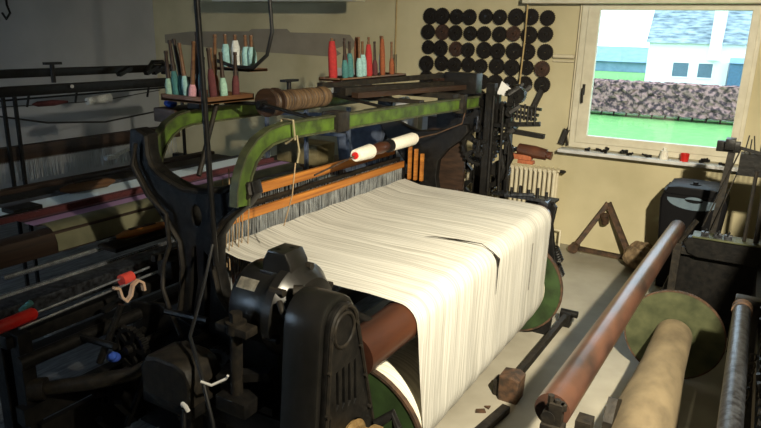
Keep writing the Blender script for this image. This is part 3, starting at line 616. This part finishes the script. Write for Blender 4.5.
# ------------------------------------------------------------------ wire drum on the beam, yarn pirns on the wire
wd = thing('cord_drum', 'long drum wound with brown cord lying between the green beams', 'drum', (-2.15, 2.8, 1.6))
q = MB(); n_ = 16
pr_ = [(0, .02), (0, .062), (.03, .062), (.04, .045)]
for k in range(n_): t = .05 + .9 * k / n_; pr_ += [(t, .050), (t + .02, .056), (t + .045, .050)]
pr_ += [(.97, .045), (1, .03)]
obj('winding', MB().lathe((-2.14, 2.54, 1.655), (-2.14, 3.06, 1.655), pr_, 24), 'drum', wd)
obj('flange', MB().cyl((-2.14, 2.515, 1.655), (-2.14, 2.54, 1.655), .072), 'dwood', wd); obj('flange', MB().cyl((-2.14, 2.585, 1.655), (-2.14, 2.60, 1.655), .072), 'dwood', wd)
obj('axle', MB().cyl((-2.14, 2.46, 1.655), (-2.14, 3.14, 1.655), .014), 'iron', wd)
obj('bearing', MB().tube([(-2.38, 2.48, 1.64), (-2.14, 2.48, 1.655), (-1.78, 2.48, 1.60)], .009), 'iron', wd)
obj('bearing', MB().tube([(-2.38, 3.12, 1.64), (-2.14, 3.12, 1.655), (-1.72, 3.12, 1.60)], .009), 'iron', wd)
# yarn cones on a horizontal wire
wire = [(-1.90, 2.6, 1.30), (-1.90, 3.0, 1.345), (-1.90, 3.62, 1.352), (-1.86, 3.95, 1.36), (-1.75, 4.12, 1.42), (-1.74, 4.14, 1.50)]
tag(obj('spindle_wire', MB().tube(wire, .005, 6), 'rust'), 'thin bent wire carrying the two white yarn cones above the heald frames', 'wire')
yc = thing('yarn_cone', 'short white yarn cone with red core over the orange heald frame', 'yarn cone', (-1.90, 3.06, 1.31))
obj('yarn', MB().lathe((-1.90, 2.99, 1.345), (-1.90, 3.16, 1.348), [(0, .024), (0, .034), (.15, .037), (.9, .043), (1, .036)]), 'white', yc)
obj('core', MB().cyl((-1.90, 2.982, 1.345), (-1.90, 3.0, 1.345), .020).cyl((-1.90, 2.975, 1.345), (-1.90, 2.982, 1.345), .012), 'red', yc)
tag(obj('wooden_weight', MB().lathe((-1.90, 3.16, 1.350), (-1.90, 3.36, 1.352), [(0, .014), (.15, .030), (.5, .036), (.85, .030), (1, .016)]), 'redwood'), 'spindle-shaped brown wooden weight between the two white yarn cones', 'weight')
yc = thing('yarn_cone', 'long white yarn cone with dark ring at the far end of the wire', 'yarn cone', (-1.90, 3.5, 1.31))
obj('yarn', MB().lathe((-1.90, 3.38, 1.350), (-1.90, 3.70, 1.355), [(0, .034), (.05, .037), (.9, .042), (1, .034)]), 'white', yc)
obj('ring', MB().cyl((-1.90, 3.35, 1.350), (-1.90, 3.382, 1.350), .040), 'iron', yc)

# ------------------------------------------------------------------ pirn racks
def tray(name, lo, hi, label):
    t = thing(name, label, 'rack', ((lo[0] + hi[0]) / 2, (lo[1] + hi[1]) / 2, lo[2]))
    obj('board', MB().box(lo, (hi[0], hi[1], lo[2] + .012)), 'wood', t)
    q = MB(); h = hi[2]
    q.box((lo[0], lo[1], lo[2]), (hi[0], lo[1] + .012, h), .002).box((lo[0], hi[1] - .012, lo[2]), (hi[0], hi[1], h), .002).box((lo[0], lo[1], lo[2]), (lo[0] + .012, hi[1], h), .002).box((hi[0] - .012, lo[1], lo[2]), (hi[0], hi[1], h), .002)
    obj('edge', q, 'wood', t)
    return t
def pirn(x, y, z, tilt, ym, hy, H, label, grp, r=.016, wm='wood'):
    t = thing('weft_pirn', label, 'pirn', (x, y, z), grp)
    d = V((tilt[0], tilt[1], 1)).normalized(); a = V((x, y, z))
    obj('spindle', MB().lathe(a, a + d * H, [(0, .011), (.5, .0105), (.93, .008), (.95, .010), (1, .009)], 10), wm, t)
    obj('yarn_winding', MB().lathe(a + d * .004, a + d * hy, [(0, r * .8), (.08, r), (.7, r * .95), (1, r * .6)], 12), ym, t)
tray('pirn_rack', (-2.50, 2.17, 1.668), (-2.20, 2.50, 1.70), 'shallow wooden tray full of pirns at the near end of the loom top')
G1 = 'pirns in the near wooden tray'
P1 = [(-2.47, 2.20, -.05, 'mint', .10, .17, 'mint pirn at the left corner of the near tray'),
      (-2.43, 2.21, -.12, 'teal', .14, .27, 'dark teal pirn leaning left in the near tray'),
      (-2.39, 2.22, -.20, 'teal', .12, .28, 'dark teal pirn with long brown spindle, near tray, behind the pink one'),
      (-2.35, 2.20, -.15, 'ltteal', .12, .26, 'light turquoise pirn left of the pink pirn'),
      (-2.31, 2.19, .10, 'pink', .08, .27, 'pink pirn at the front of the near tray'),
      (-2.29, 2.24, -.02, 'ltteal', .14, .24, 'turquoise pirn behind the conduit pole'),
      (-2.25, 2.20, .06, 'maroon', .07, .10, 'short maroon pirn beside the conduit pole'),
      (-2.26, 2.27, .0, 'wyarn', .10, .24, 'white pirn just right of the conduit pole'),
      (-2.23, 2.25, -.10, 'maroon', .16, .24, 'maroon pirn leaning left, right half of the near tray'),
      (-2.24, 2.33, -.06, 'mint', .11, .20, 'mint pirn standing towards the right end of the near tray'),
      (-2.23, 2.40, .02, 'maroon', .12, .17, 'dark maroon pirn at the right end of the near tray'),
      (-2.40, 2.32, .02, 'maroon', .10, .31, 'tall brown-tipped pirn at the back of the near tray'),
      (-2.45, 2.35, .05, 'wyarn', .12, .25, 'pale pirn in the back left of the near tray'),
      (-2.33, 2.36, .05, 'bryarn', .12, .30, 'rust brown pirn in the back middle of the near tray')]
for x, y, t, c, hy, H, lab in P1: pirn(x, y, 1.682, (t, 0), c, hy * .9, max(H, .22) if H > .12 else .2, lab, G1, .019, 'dwood' if c in ('maroon', 'teal', 'mint') else 'wood')
# raised shelf behind
t = tray('pirn_shelf', (-2.52, 2.54, 1.80), (-2.26, 2.68, 1.815), 'small raised shelf of pirns behind the near tray')
obj('bracket', MB().bar((-2.42, 2.61, 1.62), (-2.42, 2.61, 1.80), .02, .02), 'iron', t)
for x, c, hy, lab in ((-2.48, 'ltteal', .12, 'turquoise pirn at the left of the raised shelf'), (-2.41, 'wyarn', .14, 'fat white pirn mid raised shelf'), (-2.34, 'ltteal', .11, 'turquoise pirn right of the fat white one'), (-2.30, 'ltteal', .11, 'turquoise pirn at the right end of the raised shelf')):
    pirn(x, 2.61, 1.812, (-.05, 0), c, hy, .17, lab, 'pirns on the raised shelf', .024)
t = tray('pirn_rack', (-2.52, 3.50, 1.70), (-2.34, 4.38, 1.722), 'narrow dark wooden tray of pirns on the far part of the rear beam')
G2 = 'pirns in the far tray'
P2 = [(3.53, 'ryarn', .24, .26, .026, 'big red pirn at the left end of the far tray'), (3.59, 'maroon', .12, .25, .016, 'brown-tipped maroon pirn beside the big red one'), (3.64, 'teal', .12, .2, .02, 'teal pirn third from the left in the far tray'),
      (3.70, 'maroon', .16, .26, .018, 'maroon pirn with tall spindle fourth from the left, far tray'), (3.76, 'teal', .16, .2, .022, 'dark teal pirn left of the turquoise pair in the far tray'), (3.82, 'ltteal', .13, .27, .022, 'turquoise pirn under a tall rust spindle in the far tray'),
      (3.87, 'bryarn', .26, .27, .018, 'tall rust brown pirn mid far tray'), (3.92, 'ltteal', .15, .18, .026, 'fat pale turquoise pirn mid far tray'), (3.95, 'ryarn', .22, .23, .022, 'red pirn right of centre in the far tray'),
      (4.02, 'ltteal', .14, .27, .02, 'turquoise pirn right of the second red pirn'), (4.08, 'maroon', .11, .17, .018, 'short maroon pirn in the far tray'), (4.14, 'bryarn', .26, .28, .018, 'tall rust brown pirn near the right end of the far tray'), (4.21, 'wyarn', .16, .28, .016, 'white pirn with brown tip at the right of the far tray'), (4.27, 'bryarn', .12, .13, .018, 'short brown pirn last in the far tray')]
for y, c, hy, H, r, lab in P2: pirn(-2.43 + .03 * math.sin(y * 40), y, 1.713, (-.02, -.05), c, hy, max(H, .24), lab, G2, r * 1.15, 'dwood' if c in ('maroon', 'teal') else 'wood')
q = MB()
for k in range(4): q.tube([(-2.42, 4.30 + k * .022, 1.71), (-2.42, 4.30 + k * .022, 1.86)], .003, 6)
obj('wire_peg', q, 'iron', t)

# ------------------------------------------------------------------ things behind the loom, under the beams
tag(obj('paper_sack', MB().prism([(-2.98, .75), (-2.72, .75), (-2.70, 1.36), (-2.80, 1.44), (-2.95, 1.40)], 'y', 5.2, 5.3, [], .02), 'paper'), 'white paper sack standing behind the loom under the green beam', 'sack')
tag(obj('paper_sack', MB().prism([(-2.62, .75), (-2.42, .75), (-2.40, 1.36), (-2.50, 1.40), (-2.60, 1.38)], 'y', 5.24, 5.34, [], .02), 'paper'), 'narrower pale sack right of the white paper sack', 'sack')
tag(obj('storage_table', MB().box((-4.3, 4.95, .70), (-2.3, 5.6, .75)).box((-4.25, 5.0, 0), (-4.19, 5.06, .7)).box((-2.41, 5.0, 0), (-2.35, 5.06, .7)).box((-4.25, 5.5, 0), (-4.19, 5.56, .7)).box((-2.41, 5.5, 0), (-2.35, 5.56, .7)), 'dwood'), 'dark wooden table against the wall behind the looms', 'table')
tag(obj('plastic_sheeting', MB().prism([(-3.35, .75), (-2.95, .75), (-2.9, 1.25), (-3.1, 1.33), (-3.4, 1.2)], 'y', 5.0, 5.3, [], .01), 'bluegrey'), 'blue-grey plastic sheeting heap behind the heald frames', 'plastic sheeting')
tag(obj('cardboard_box', MB().box((-4.12, 5.0, .75), (-3.62, 5.3, .95), .004), 'box'), 'small buff cardboard box behind the orange heald frames', 'box')
q = MB()
for a, b in (((-3.9, 4.6, 1.28), (-3.0, 4.6, 1.33)), ((-3.9, 4.6, 1.12), (-3.0, 4.6, 1.16)), ((-3.0, 4.6, 0), (-3.0, 4.6, 1.4)), ((-3.45, 4.6, 0), (-3.45, 4.6, 1.38)), ((-3.9, 4.6, 0), (-3.9, 4.6, 1.3))): q.bar(a, b, .03, .03)
tag(obj('creel_stand', q, 'bluegrey'), 'thin grey creel stand behind the front green beam', 'stand')
q = MB()
for k in range(3): q.bar((-2.135 + .05 * k, 4.10, .98), (-2.135 + .05 * k, 4.10, 1.24 - .03 * k), .025, .02)
tag(obj('wooden_slats', q, 'orange'), 'upright brown wooden slats at the far end of the heald frames', 'slats')
tag(obj('paper_sheet', MB().box((-2.86, 4.35, 1.70), (-2.70, 4.36, 1.84)), 'paper').copy() if False else obj('paper_sheet', MB().box((-4.35, YB - .006, 1.33), (-4.0, YB - .001, 1.62)), 'paper'), 'pale paper notice on the wall left of the far pirn tray', 'paper')

# hanging lamp housing at the top edge
hl = thing('ceiling_light', 'long white light fitting hanging above the grey wall patch', 'light fitting', (-4.2, 5.35, 2.33))
obj('housing', MB().prism([(5.28, 2.30), (5.42, 2.30), (5.38, 2.42), (5.32, 2.42)], 'x', -5.2, -3.42), 'paper', hl)
obj('end_cap', MB().box((-3.42, 5.28, 2.298), (-3.36, 5.42, 2.42), .004), 'frame', hl)
obj('cord', MB().tube([(-3.8, 5.35, 2.42), (-3.8, 5.35, 2.75)], .006).tube([(-4.9, 5.35, 2.42), (-4.9, 5.35, 2.75)], .006), 'cable', hl)

# ------------------------------------------------------------------ loom 2 (left, further)
L2 = thing('power_loom', 'second dark loom at the left with striped cloth and grey heddles', 'loom', (-3.9, 2.8, 0))
obj('top_beam', MB().box((-4.42, 1.4, 1.53), (-4.37, 4.15, 1.60), .006), 'iron', L2)
obj('top_beam', MB().box((-4.62, 1.4, 1.64), (-4.56, 4.15, 1.70), .006), 'iron', L2)
q = MB().cyl((-4.4, 2.86, 1.61), (-4.4, 2.86, 1.74), .016).bar((-4.4, 2.80, 1.745), (-4.4, 2.93, 1.745), .03, .018); q.sph((-4.4, 2.92, 1.59), .0)
obj('tee_handle', q, 'iron', L2)
q = MB()
for y in (3.45, 3.72, 3.80, 3.9): q.bar((-4.45, y, 1.64), (-4.45, y + .12, 1.69), .05, .03)
q.tube([(-4.45, 3.72, 1.64), (-4.45, 3.80, 1.73), (-4.45, 3.9, 1.73), (-4.45, 3.96, 1.66)], .02)
obj('top_lever', q, 'iron', L2)
obj('rivet', MB().cyl((-4.36, 2.97, 1.58), (-4.35, 2.97, 1.58), .012), 'paper', L2)
for y in (1.55, 2.48, 2.56, 4.05):
    obj('post', MB().bar((-4.4, y, 0), (-4.4, y, 1.56), .022, .02, (0, 1, 0)), 'iron', L2)
obj('heald_rail', MB().box((-4.56, 1.5, 1.06), (-4.50, 4.1, 1.17), .004), 'dwood', L2)
hq = MB(); random.seed(8)
for k in range(200): y = 1.5 + 2.55 * k / 200; hq.bar((-4.50, y, 1.07), (-4.50 + random.uniform(-.01, .02), y + random.uniform(-.01, .01), .92), .0035, .0035)
o = obj('heddle_wires', hq, M['heddle'], L2, 0); o['kind'] = 'stuff'
obj('reed_cap', MB().box((-4.16, 1.5, .92), (-4.08, 4.1, .975), .01), 'dwood', L2)
obj('slay', MB().box((-4.02, 1.5, .90), (-3.82, 4.05, .965), .01), 'iron2', L2)
cl = MB(); cp = [(-3.80, .972), (-3.6, .972), (-3.4, .971), (-3.20, .970)]
cl.grid(lambda u, v: V((cp[round(u * 3)][0], 1.9 + 2.2 * v, cp[round(u * 3)][1])), 3, 10)
tag(obj('woven_cloth', cl, 'cloth', None, 60, (-3.80, 3, .9)), 'white, mauve and purple striped cloth on the left loom', 'cloth')
c2 = MB(); N2 = [(-3.225, .974), (-3.17, .978), (-3.12, .968), (-3.09, .94), (-3.075, .90), (-3.075, .85)]
c2.grid(lambda u, v: V((N2[round(u * 5)][0], 1.92 + 2.15 * v, N2[round(u * 5)][1] + .002)), 5, 10)
tag(obj('cloth_cover', c2, 'cover', None, 60), 'olive cloth cover draped over the breast beam of the left loom', 'cover')
obj('breast_beam', MB().box((-3.22, 1.2, .83), (-3.085, 4.1, .962), .04), 'dwood', L2)
obj('front_rod', MB().tube([(-3.04, 1.6, .81), (-3.04, 4.1, .81)], .013).tube([(-3.02, 1.3, .72), (-3.02, 4.1, .72)], .02), 'bright', L2)
obj('lower_frame', MB().box((-4.6, 4.08, 0), (-3.0, 4.14, .9)).box((-3.1, 1.3, 0), (-3.0, 1.4, .8)).box((-3.12, 1.3, .30), (-3.04, 4.1, .38)).box((-3.0, 2.1, .835), (-2.85, 4.1, .855)).box((-3.0, 4.0, 0), (-2.9, 4.06, .84)), 'iron', L2)
obj('temple', MB().box((-3.62, 1.95, .975), (-3.5, 2.12, 1.0)).box((-3.56, 2.0, .97), (-3.4, 2.06, .99)).bar((-3.5, 1.4, .98), (-3.45, 2.0, .99), .02, .02), 'iron', L2)
obj('cloth_bar', MB().bar((-3.39, 1.7, .990), (-3.385, 4.05, .990), .03, .03), 'maroon', L2)
q = MB()
for a, b in (((-4.58, 1.5, 1.48), (-4.58, 4.1, 1.50)),): q.bar(a, b, .014, .014)
for y in (2.72, 3.1, 3.78): q.bar((-4.5, y + .02, 1.58), (-4.5, y - .02, 1.44), .012, .012)
obj('hanger_rod', q, 'iron', L2)
obj('drop_cord', MB().tube([(-4.6, 1.5, 1.46), (-4.6, 2.5, 1.39), (-4.6, 2.9, 1.30), (-4.6, 3.4, 1.255), (-4.6, 4.0, 1.30)], .007, 6).tube([(-4.5, 2.5, 1.455), (-4.5, 3.3, 1.44), (-4.5, 3.9, 1.49)], .004, 5), 'cable', L2)
def shuttle(p, q_, lab, m, wd=.03):
    p, q_ = V(p), V(q_); t = thing('weaving_shuttle', lab, 'shuttle', (p + q_) / 2)
    obj('body', MB().lathe(p, q_, [(0, .003), (.06, .012), (.2, wd), (.8, wd), (.94, .012), (1, .003)], 12), m, t)
    d = (q_ - p).normalized(); obj('tip', MB().lathe(p - d * .02, p + d * .02, [(0, .002), (1, .011)], 8), 'steel', t); obj('tip', MB().lathe(q_ + d * .02, q_ - d * .02, [(0, .002), (1, .011)], 8), 'steel', t)
    obj('yarn_well', MB().bar(p + (q_ - p) * .28 + V((0, 0, wd * .9)), p + (q_ - p) * .72 + V((0, 0, wd * .9)), .022, .012), 'dwood', t)
shuttle((-3.70, 2.34, 1.008), (-3.66, 2.76, 1.008), 'brown wooden shuttle lying on the white stripe of the left cloth', 'wood', .032)
shuttle((-2.95, 2.16, .884), (-2.92, 2.54, .884), 'orange-brown wooden shuttle at the front edge of the left loom', 'orange', .026)
tag(obj('weft_pirn', MB().lathe((-4.50, 2.74, 1.455), (-4.50, 3.02, 1.455), [(0, .005), (.15, .02), (.6, .022), (1, .008)]), 'maroon'), 'dark red pirn hanging on the wire of the left loom', 'pirn')
wp = thing('weft_pirn', 'white yarn pirn hanging on the wire of the left loom', 'pirn', (-4.5, 3.3, 1.44))
obj('yarn', MB().lathe((-4.50, 3.18, 1.445), (-4.50, 3.40, 1.46), [(0, .012), (.02, .028), (.95, .036), (1, .02)]), 'wyarn', wp)
tag(obj('white_hook', MB().tube([(-4.12, 3.10, 1.07), (-4.12, 3.2, 1.10), (-4.12, 3.35, 1.12), (-4.12, 3.5, 1.10)], .014).bar((-4.12, 3.02, 1.065), (-4.12, 3.12, 1.07), .04, .03), 'wyarn'), 'white curved hook on the slay of the left loom', 'hook')
tag(obj('wooden_block', MB().box((-2.62, 2.22, 1.55), (-2.47, 2.5, 1.62), .006), 'dwood'), 'dark wooden block beside the left beam', 'block')
tag(obj('blue_ball', MB().sph((-2.56, 2.28, 1.64), .03, (1.2, 1, .7)), 'blue'), 'small blue ball at the left of the near pirn tray', 'ball')
tag(obj('blue_rag', MB().sph((-2.28, 1.62, .60), .035, (1, .8, .6)).sph((-2.26, 1.60, .62), .02), 'blue'), 'bright blue rag stuffed low in the near loom', 'rag')
tag(obj('ceiling_hook', MB().tube([(-3.4, 2.0, 2.75), (-3.4, 2.0, 2.10), (-3.38, 2.0, 2.06), (-3.42, 2.0, 2.03), (-3.45, 2.0, 2.06)], .006, 6), 'iron'), 'black hook hanging from the ceiling at the upper left', 'hook')

# ------------------------------------------------------------------ floor items in the aisle
fb_ = thing('floor_bar', 'long iron bar with block ends lying on the floor beside the warp beam', 'bar', (-.97, 3.9, 0))
obj('bar', MB().bar((-.975, 3.25, .09), (-.955, 4.36, .08), .035, .045), 'iron2', fb_)
obj('end_block', MB().prism([(-1.02, 0), (-.925, 0), (-.92, .135), (-.95, .15), (-1.02, .14)], 'y', 3.17, 3.30, [], .01), 'rust', fb_)
obj('end_block', MB().box((-1.07, 3.20, .0), (-1.02, 3.28, .10), .01), 'iron2', fb_)
obj('end_clamp', MB().box((-1.0, 4.34, 0), (-.92, 4.42, .11), .008).cyl((-1.0, 4.38, .10), (-.88, 4.38, .10), .026), 'iron', fb_)
tag(obj('iron_bar', MB().bar((-.94, 3.07, .025), (-1.02, 2.55, .025), .05, .045, bev=.004), 'iron2'), 'short iron bar end lying on the floor at the bottom edge', 'bar')
tag(obj('dry_leaf', MB().prism([(-1.09, 3.0), (-1.05, 3.03), (-1.03, 3.0), (-1.06, 2.98), (-1.08, 2.97)], 'z', .002, .008).prism([(-1.06, 3.05), (-1.03, 3.07), (-1.03, 3.04)], 'z', .002, .012), 'rust'), 'small brown dry leaf on the floor near the short iron bar', 'leaf')

# ------------------------------------------------------------------ loom 3 at the right
L3 = thing('weaving_machine', 'dark machine at the right edge with a grey-topped channel rail', 'loom', (.5, 3.9, 0))
q = MB().prism([(-.29, .66), (-.27, .70), (-.20, .715), (1.2, .715), (1.2, .58), (-.20, .58), (-.26, .60)], 'y', 4.72, 4.80, [], .006)
ch = obj('channel_rail', q, 'iron', L3)
obj('rail_top', MB().box((-.25, 4.70, .715), (1.2, 4.86, .727), .003), 'dgreen', ch)
obj('side_frame', MB().prism([(-.46, 0), (1.1, 0), (1.15, .58), (-.30, .58)], 'y', 4.81, 4.88, [], .01), 'iron', L3)
obj('machine_body', MB().box((.16, 4.9, 0), (1.2, 5.7, .9), .02).cyl((-.22, 4.95, .42), (1.1, 4.95, .42), .14).cyl((-.18, 5.3, .30), (1.1, 5.3, .30), .18), 'iron', L3)
obj('side_frame', MB().prism([(.08, 0), (1.1, 0), (1.1, .78), (.2, .78), (.10, .6)], 'y', 3.35, 3.42, [], .01), 'iron', L3)
obj('rear_frame', MB().box((.16, 3.4, .10), (.26, 4.8, .60)).box((.3, 1.2, .3), (1.1, 4.8, .7), .02), 'iron', L3)
tb = obj('side_tube', MB().cyl((.085, 3.26, .80), (.085, 1.7, .80), .038), 'steel', L3)
obj('tube_end', MB().cyl((.085, 3.24, .80), (.085, 3.29, .80), .044), 'rust', tb)
obj('bracket', MB().box((.05, 3.30, .55), (.2, 3.37, .84), .008), 'iron', L3)
q = MB(); random.seed(12)
for k in range(16): y = 2.2 + k * .07; q.bar((.20, y, .72), (.17 + random.uniform(-.02, .02), y, .86), .02, .014); q.cyl((.16, y, .82), (.2, y, .82), .014, n=8)
q.box((.16, 2.1, .66), (.26, 3.35, .74))
obj('hook_row', q, 'iron', L3)
obj('hook_ring', MB().tube([(.20 + .022 * math.cos(k * PI / 6), 2.86, .87 + .022 * math.sin(k * PI / 6)) for k in range(12)], .005, 6, closed=True), 'brass', L3)
q = MB()
for k in range(9): a0 = V((.14, 2.75 - .02 * (k % 2), .80 - .03 * k)); q.tube([a0 + V((.012 * math.cos(t * PI / 4), .004 * (k % 2), .018 * math.sin(t * PI / 4))) for t in range(8)], .004, 5, closed=True)
obj('chain', q, 'iron2', L3)
for ax_ in (.34, .98):
    w_, f_ = arch(ax_); 
    for mb in (w_, f_):
        for v in mb.bm.verts: v.co.y = v.co.y * 1.12 - .35
    a = obj('arch_beam', w_, 'green', L3); obj('flange', f_, 'rim', a)
obj('shade_board', MB().box((.35, 1.9, 1.63), (.95, 4.75, 1.66)), 'dwood', L3)  # board added out of view to block lamp light from the machine below
for y_ in (1.78, 4.36): obj('side_frame', MB().prism([(.30, .7), (1.02, .7), (1.02, 1.16), (.8, 1.0), (.5, 1.0), (.30, 1.16)], 'y', y_, y_ + .06, [], .006), 'iron', L3)
# clips on the rail
q = MB()
for x in (-.20, -.12, -.06): obj('rail_clip', MB().box((x, 4.72, .727), (x + .05, 4.76, .76), .003).tube([(x + .02, 4.72, .755), (x + .03, 4.70, .79)], .006, 6), 'steel', L3)
# upright post with comb head
obj('upright', MB().bar((-.14, 4.86, .70), (-.10, 4.86, 1.36), .045, .014, (0, 1, 0)), 'iron2', L3)
obj('post_head', MB().box((-.20, 4.84, 1.30), (-.06, 4.90, 1.37), .004).box((-.15, 4.80, 1.32), (-.09, 4.93, 1.39), .004), 'iron', L3)
q = MB(); random.seed(6)
q.box((-.05, 4.80, 1.16), (1.0, 4.95, 1.30)).box((.30, 4.82, .7), (.36, 4.9, 1.2)).bar((-.1, 4.87, 1.34), (.1, 4.87, 1.30), .02, .02)
for k in range(34):
    x = -.03 + k * .03; q.bar((x, 4.86 + .03 * (k % 3), 1.30), (x + random.uniform(-.02, .02), 4.86 + .03 * (k % 3), 1.38 + random.uniform(0, .05)), .008, .008)
obj('comb_head', q, 'iron', L3)
obj('pull_rod', MB().tube([(-.05, 4.85, 1.34), (-.20, 4.78, .78)], .005, 6).tube([(-.02, 4.85, 1.30), (-.14, 4.78, .78)], .004, 6).tube([(.06, 4.80, 1.2), (.06, 4.76, .73)], .012, 6).tube([(.12, 4.80, 1.2), (.13, 4.76, .73)], .018, 6), 'iron2', L3)
# supports for the roller
obj('roller_stand', MB().bar((-.33, 4.72, .0), (-.33, 4.72, .66), .05, .05).bar((-.33, 4.72, .66), (-.24, 4.78, .82), .03, .02).bar((-.33, 4.76, .60), (.0, 4.76, .60), .03, .05), 'iron2', L3)
q = MB().bar((-.26, 1.9, .30), (-.30, 3.6, .30), .06, .05).bar((-.33, 1.95, .0), (-.33, 1.95, .80), .06, .05).prism([(2.6, .05), (2.9, .05), (2.85, .40), (2.7, .48), (2.62, .40)], 'x', -.37, -.33)
q.bar((-.30, 3.55, 0), (-.30, 3.55, .3), .05, .05)
obj('lower_rail', q, 'iron2', L3)
bt = thing('back_rest_tube', 'long worn brown tube running from the lower right towards the window', 'tube', (-.35, 3.3, .7))
ra, rb2 = V((-.405, 1.80, .885)), V((-.365, 4.95, .715))
obj('tube', MB().lathe(ra, rb2, [(0, .050), (0, .056), (.9, .053), (.985, .053), (1, .044)], 32), 'tube', bt)
q = MB().cyl(ra + V((0, -.05, 0)), ra + V((0, .02, 0)), .022).bar(ra + V((.02, -.03, -.04)), ra + V((.02, -.03, .05)), .035, .04).box(ra + V((-.02, -.06, -.05)), ra + V((.05, -.01, -.02)), .004)
for k in range(3): q.cyl(ra + V((.0 + .02 * k, -.03, .03)), ra + V((.0 + .02 * k, -.03, .07 - .01 * k)), .010, n=8)
obj('end_clamp', q, 'iron2', bt)
# right warp beam
rbm = thing('warp_beam', 'empty beam with big olive disc, wrapped in dusty canvas, at lower right', 'warp beam', (-.22, 3.2, 0))
o = obj('flange', MB().gear((-.225, 3.99, .285), 'y', .28, .012, 0, .1), 'dgreen', rbm)
obj('rim', MB().lathe((-.225, 3.98, .285), (-.225, 4.0, .285), [(0, .276), (0, .285), (1, .285), (1, .276), (0, .276)], 48, False), 'rust', o)
obj('canvas_roll', MB().lathe((-.225, 3.98, .285), (-.235, 1.75, .27), [(0, .085), (0, .105), (.10, .108), (.2, .112), (.3, .122), (.38, .132), (.5, .148), (.56, .142), (.8, .15), (1, .15), (1, .05)], 36), 'burlap', rbm)
obj('axle', MB().cyl((-.225, 1.6, .285), (-.225, 4.2, .285), .025), 'iron', rbm)
obj('flange', MB().gear((-.235, 1.70, .285), 'y', .28, .012, 0, .1), 'dgreen', rbm)
# black plastic bin
bi = thing('plastic_bin', 'black plastic bin with grey-blue lid and oval grip under the window', 'bin', (-.33, 5.72, 0))
obj('body', MB().prism([(-.50, .02), (-.16, .02), (-.10, .76), (-.12, .82), (-.54, .82), (-.56, .76)], 'y', 5.58, 5.95, [], .02), 'plastic', bi)
lid = [(-.52 + .0, .825)] + [(-.325 + .20 * math.cos(PI + k * PI / 12), .785 + .085 * math.sin(PI + k * PI / 12) * 1) for k in range(13)]
hole = [(-.325 + (.068) * math.cos(k * PI / 8), .782 + .025 * math.sin(k * PI / 8)) for k in range(16)]
obj('lid_panel', MB().prism(lid[1:], 'y', 5.565, 5.58, [hole]), 'plastic_l', bi)
obj('grip', MB().prism([(-.325 + .068 * math.cos(k * PI / 8), .782 + .025 * math.sin(k * PI / 8)) for k in range(16)], 'y', 5.577, 5.58), 'plastic', bi)
obj('lid', MB().prism([(-.54, .82), (-.11, .82), (-.13, .86), (-.20, .872), (-.45, .872), (-.52, .86)], 'y', 5.57, 5.97, [], .01), 'plastic', bi)
obj('cap', MB().lathe((-.34, 5.72, .872), (-.34, 5.72, .905), [(0, .05), (.5, .04), (.5, .02), (1, .02)]), 'plastic', bi)

# ------------------------------------------------------------------ camera
cam = bpy.data.cameras.new('camera'); cam.sensor_width = 36; cam.lens = 640 / 761 * 36; cam.clip_start = .05; cam.clip_end = 300
co = bpy.data.objects.new('camera', cam); C.objects.link(co)
yaw, pit, rol = .524429, .273104, .0255197
f = V((-math.sin(yaw) * math.cos(pit), math.cos(yaw) * math.cos(pit), -math.sin(pit))); rt = V((math.cos(yaw), math.sin(yaw), 0)); up = rt.cross(f)
r2 = rt * math.cos(rol) + up * math.sin(rol); u2 = -rt * math.sin(rol) + up * math.cos(rol)
mt = Matrix((r2, u2, -f)).transposed().to_4x4(); mt.translation = V((0, 0, 2.0)); co.matrix_world = mt
bpy.context.scene.camera = co

# ------------------------------------------------------------------ light
def area(name, loc, aim, sx, sy, e, col, spread=180):
    l = bpy.data.lights.new(name, 'AREA'); l.shape = 'RECTANGLE'; l.size = sx; l.size_y = sy; l.energy = e; l.color = col; l.spread = math.radians(spread)
    o = bpy.data.objects.new(name, l); C.objects.link(o); o.location = loc
    o.rotation_euler = (V(aim) - V(loc)).to_track_quat('-Z', 'Y').to_euler(); return o
area('ceiling_lamp', (.60, 1.0, 2.66), (-.6, 4.0, .6), .08, .08, 145, (1, .895, .68), 108)
area('added_cool_fill', (-5.3, YF + .02, 1.65), (-5.4, 3, 1.5), 2.0, 1.1, 22, (.45, .66, 1))  # added cool fill light, set at the unseen front window
wd_ = bpy.data.worlds.new('sky'); bpy.context.scene.world = wd_; wd_.use_nodes = True
nt = wd_.node_tree; bg = nt.nodes['Background']
bg.inputs[0].default_value = (.72, .90, 1, 1); bg.inputs[1].default_value = 4.2
sc = bpy.context.scene
sc.view_settings.view_transform = 'Standard'; sc.view_settings.look = 'None'; sc.view_settings.gamma = 1; sc.view_settings.exposure = 0
sc.view_settings.use_curve_mapping = False
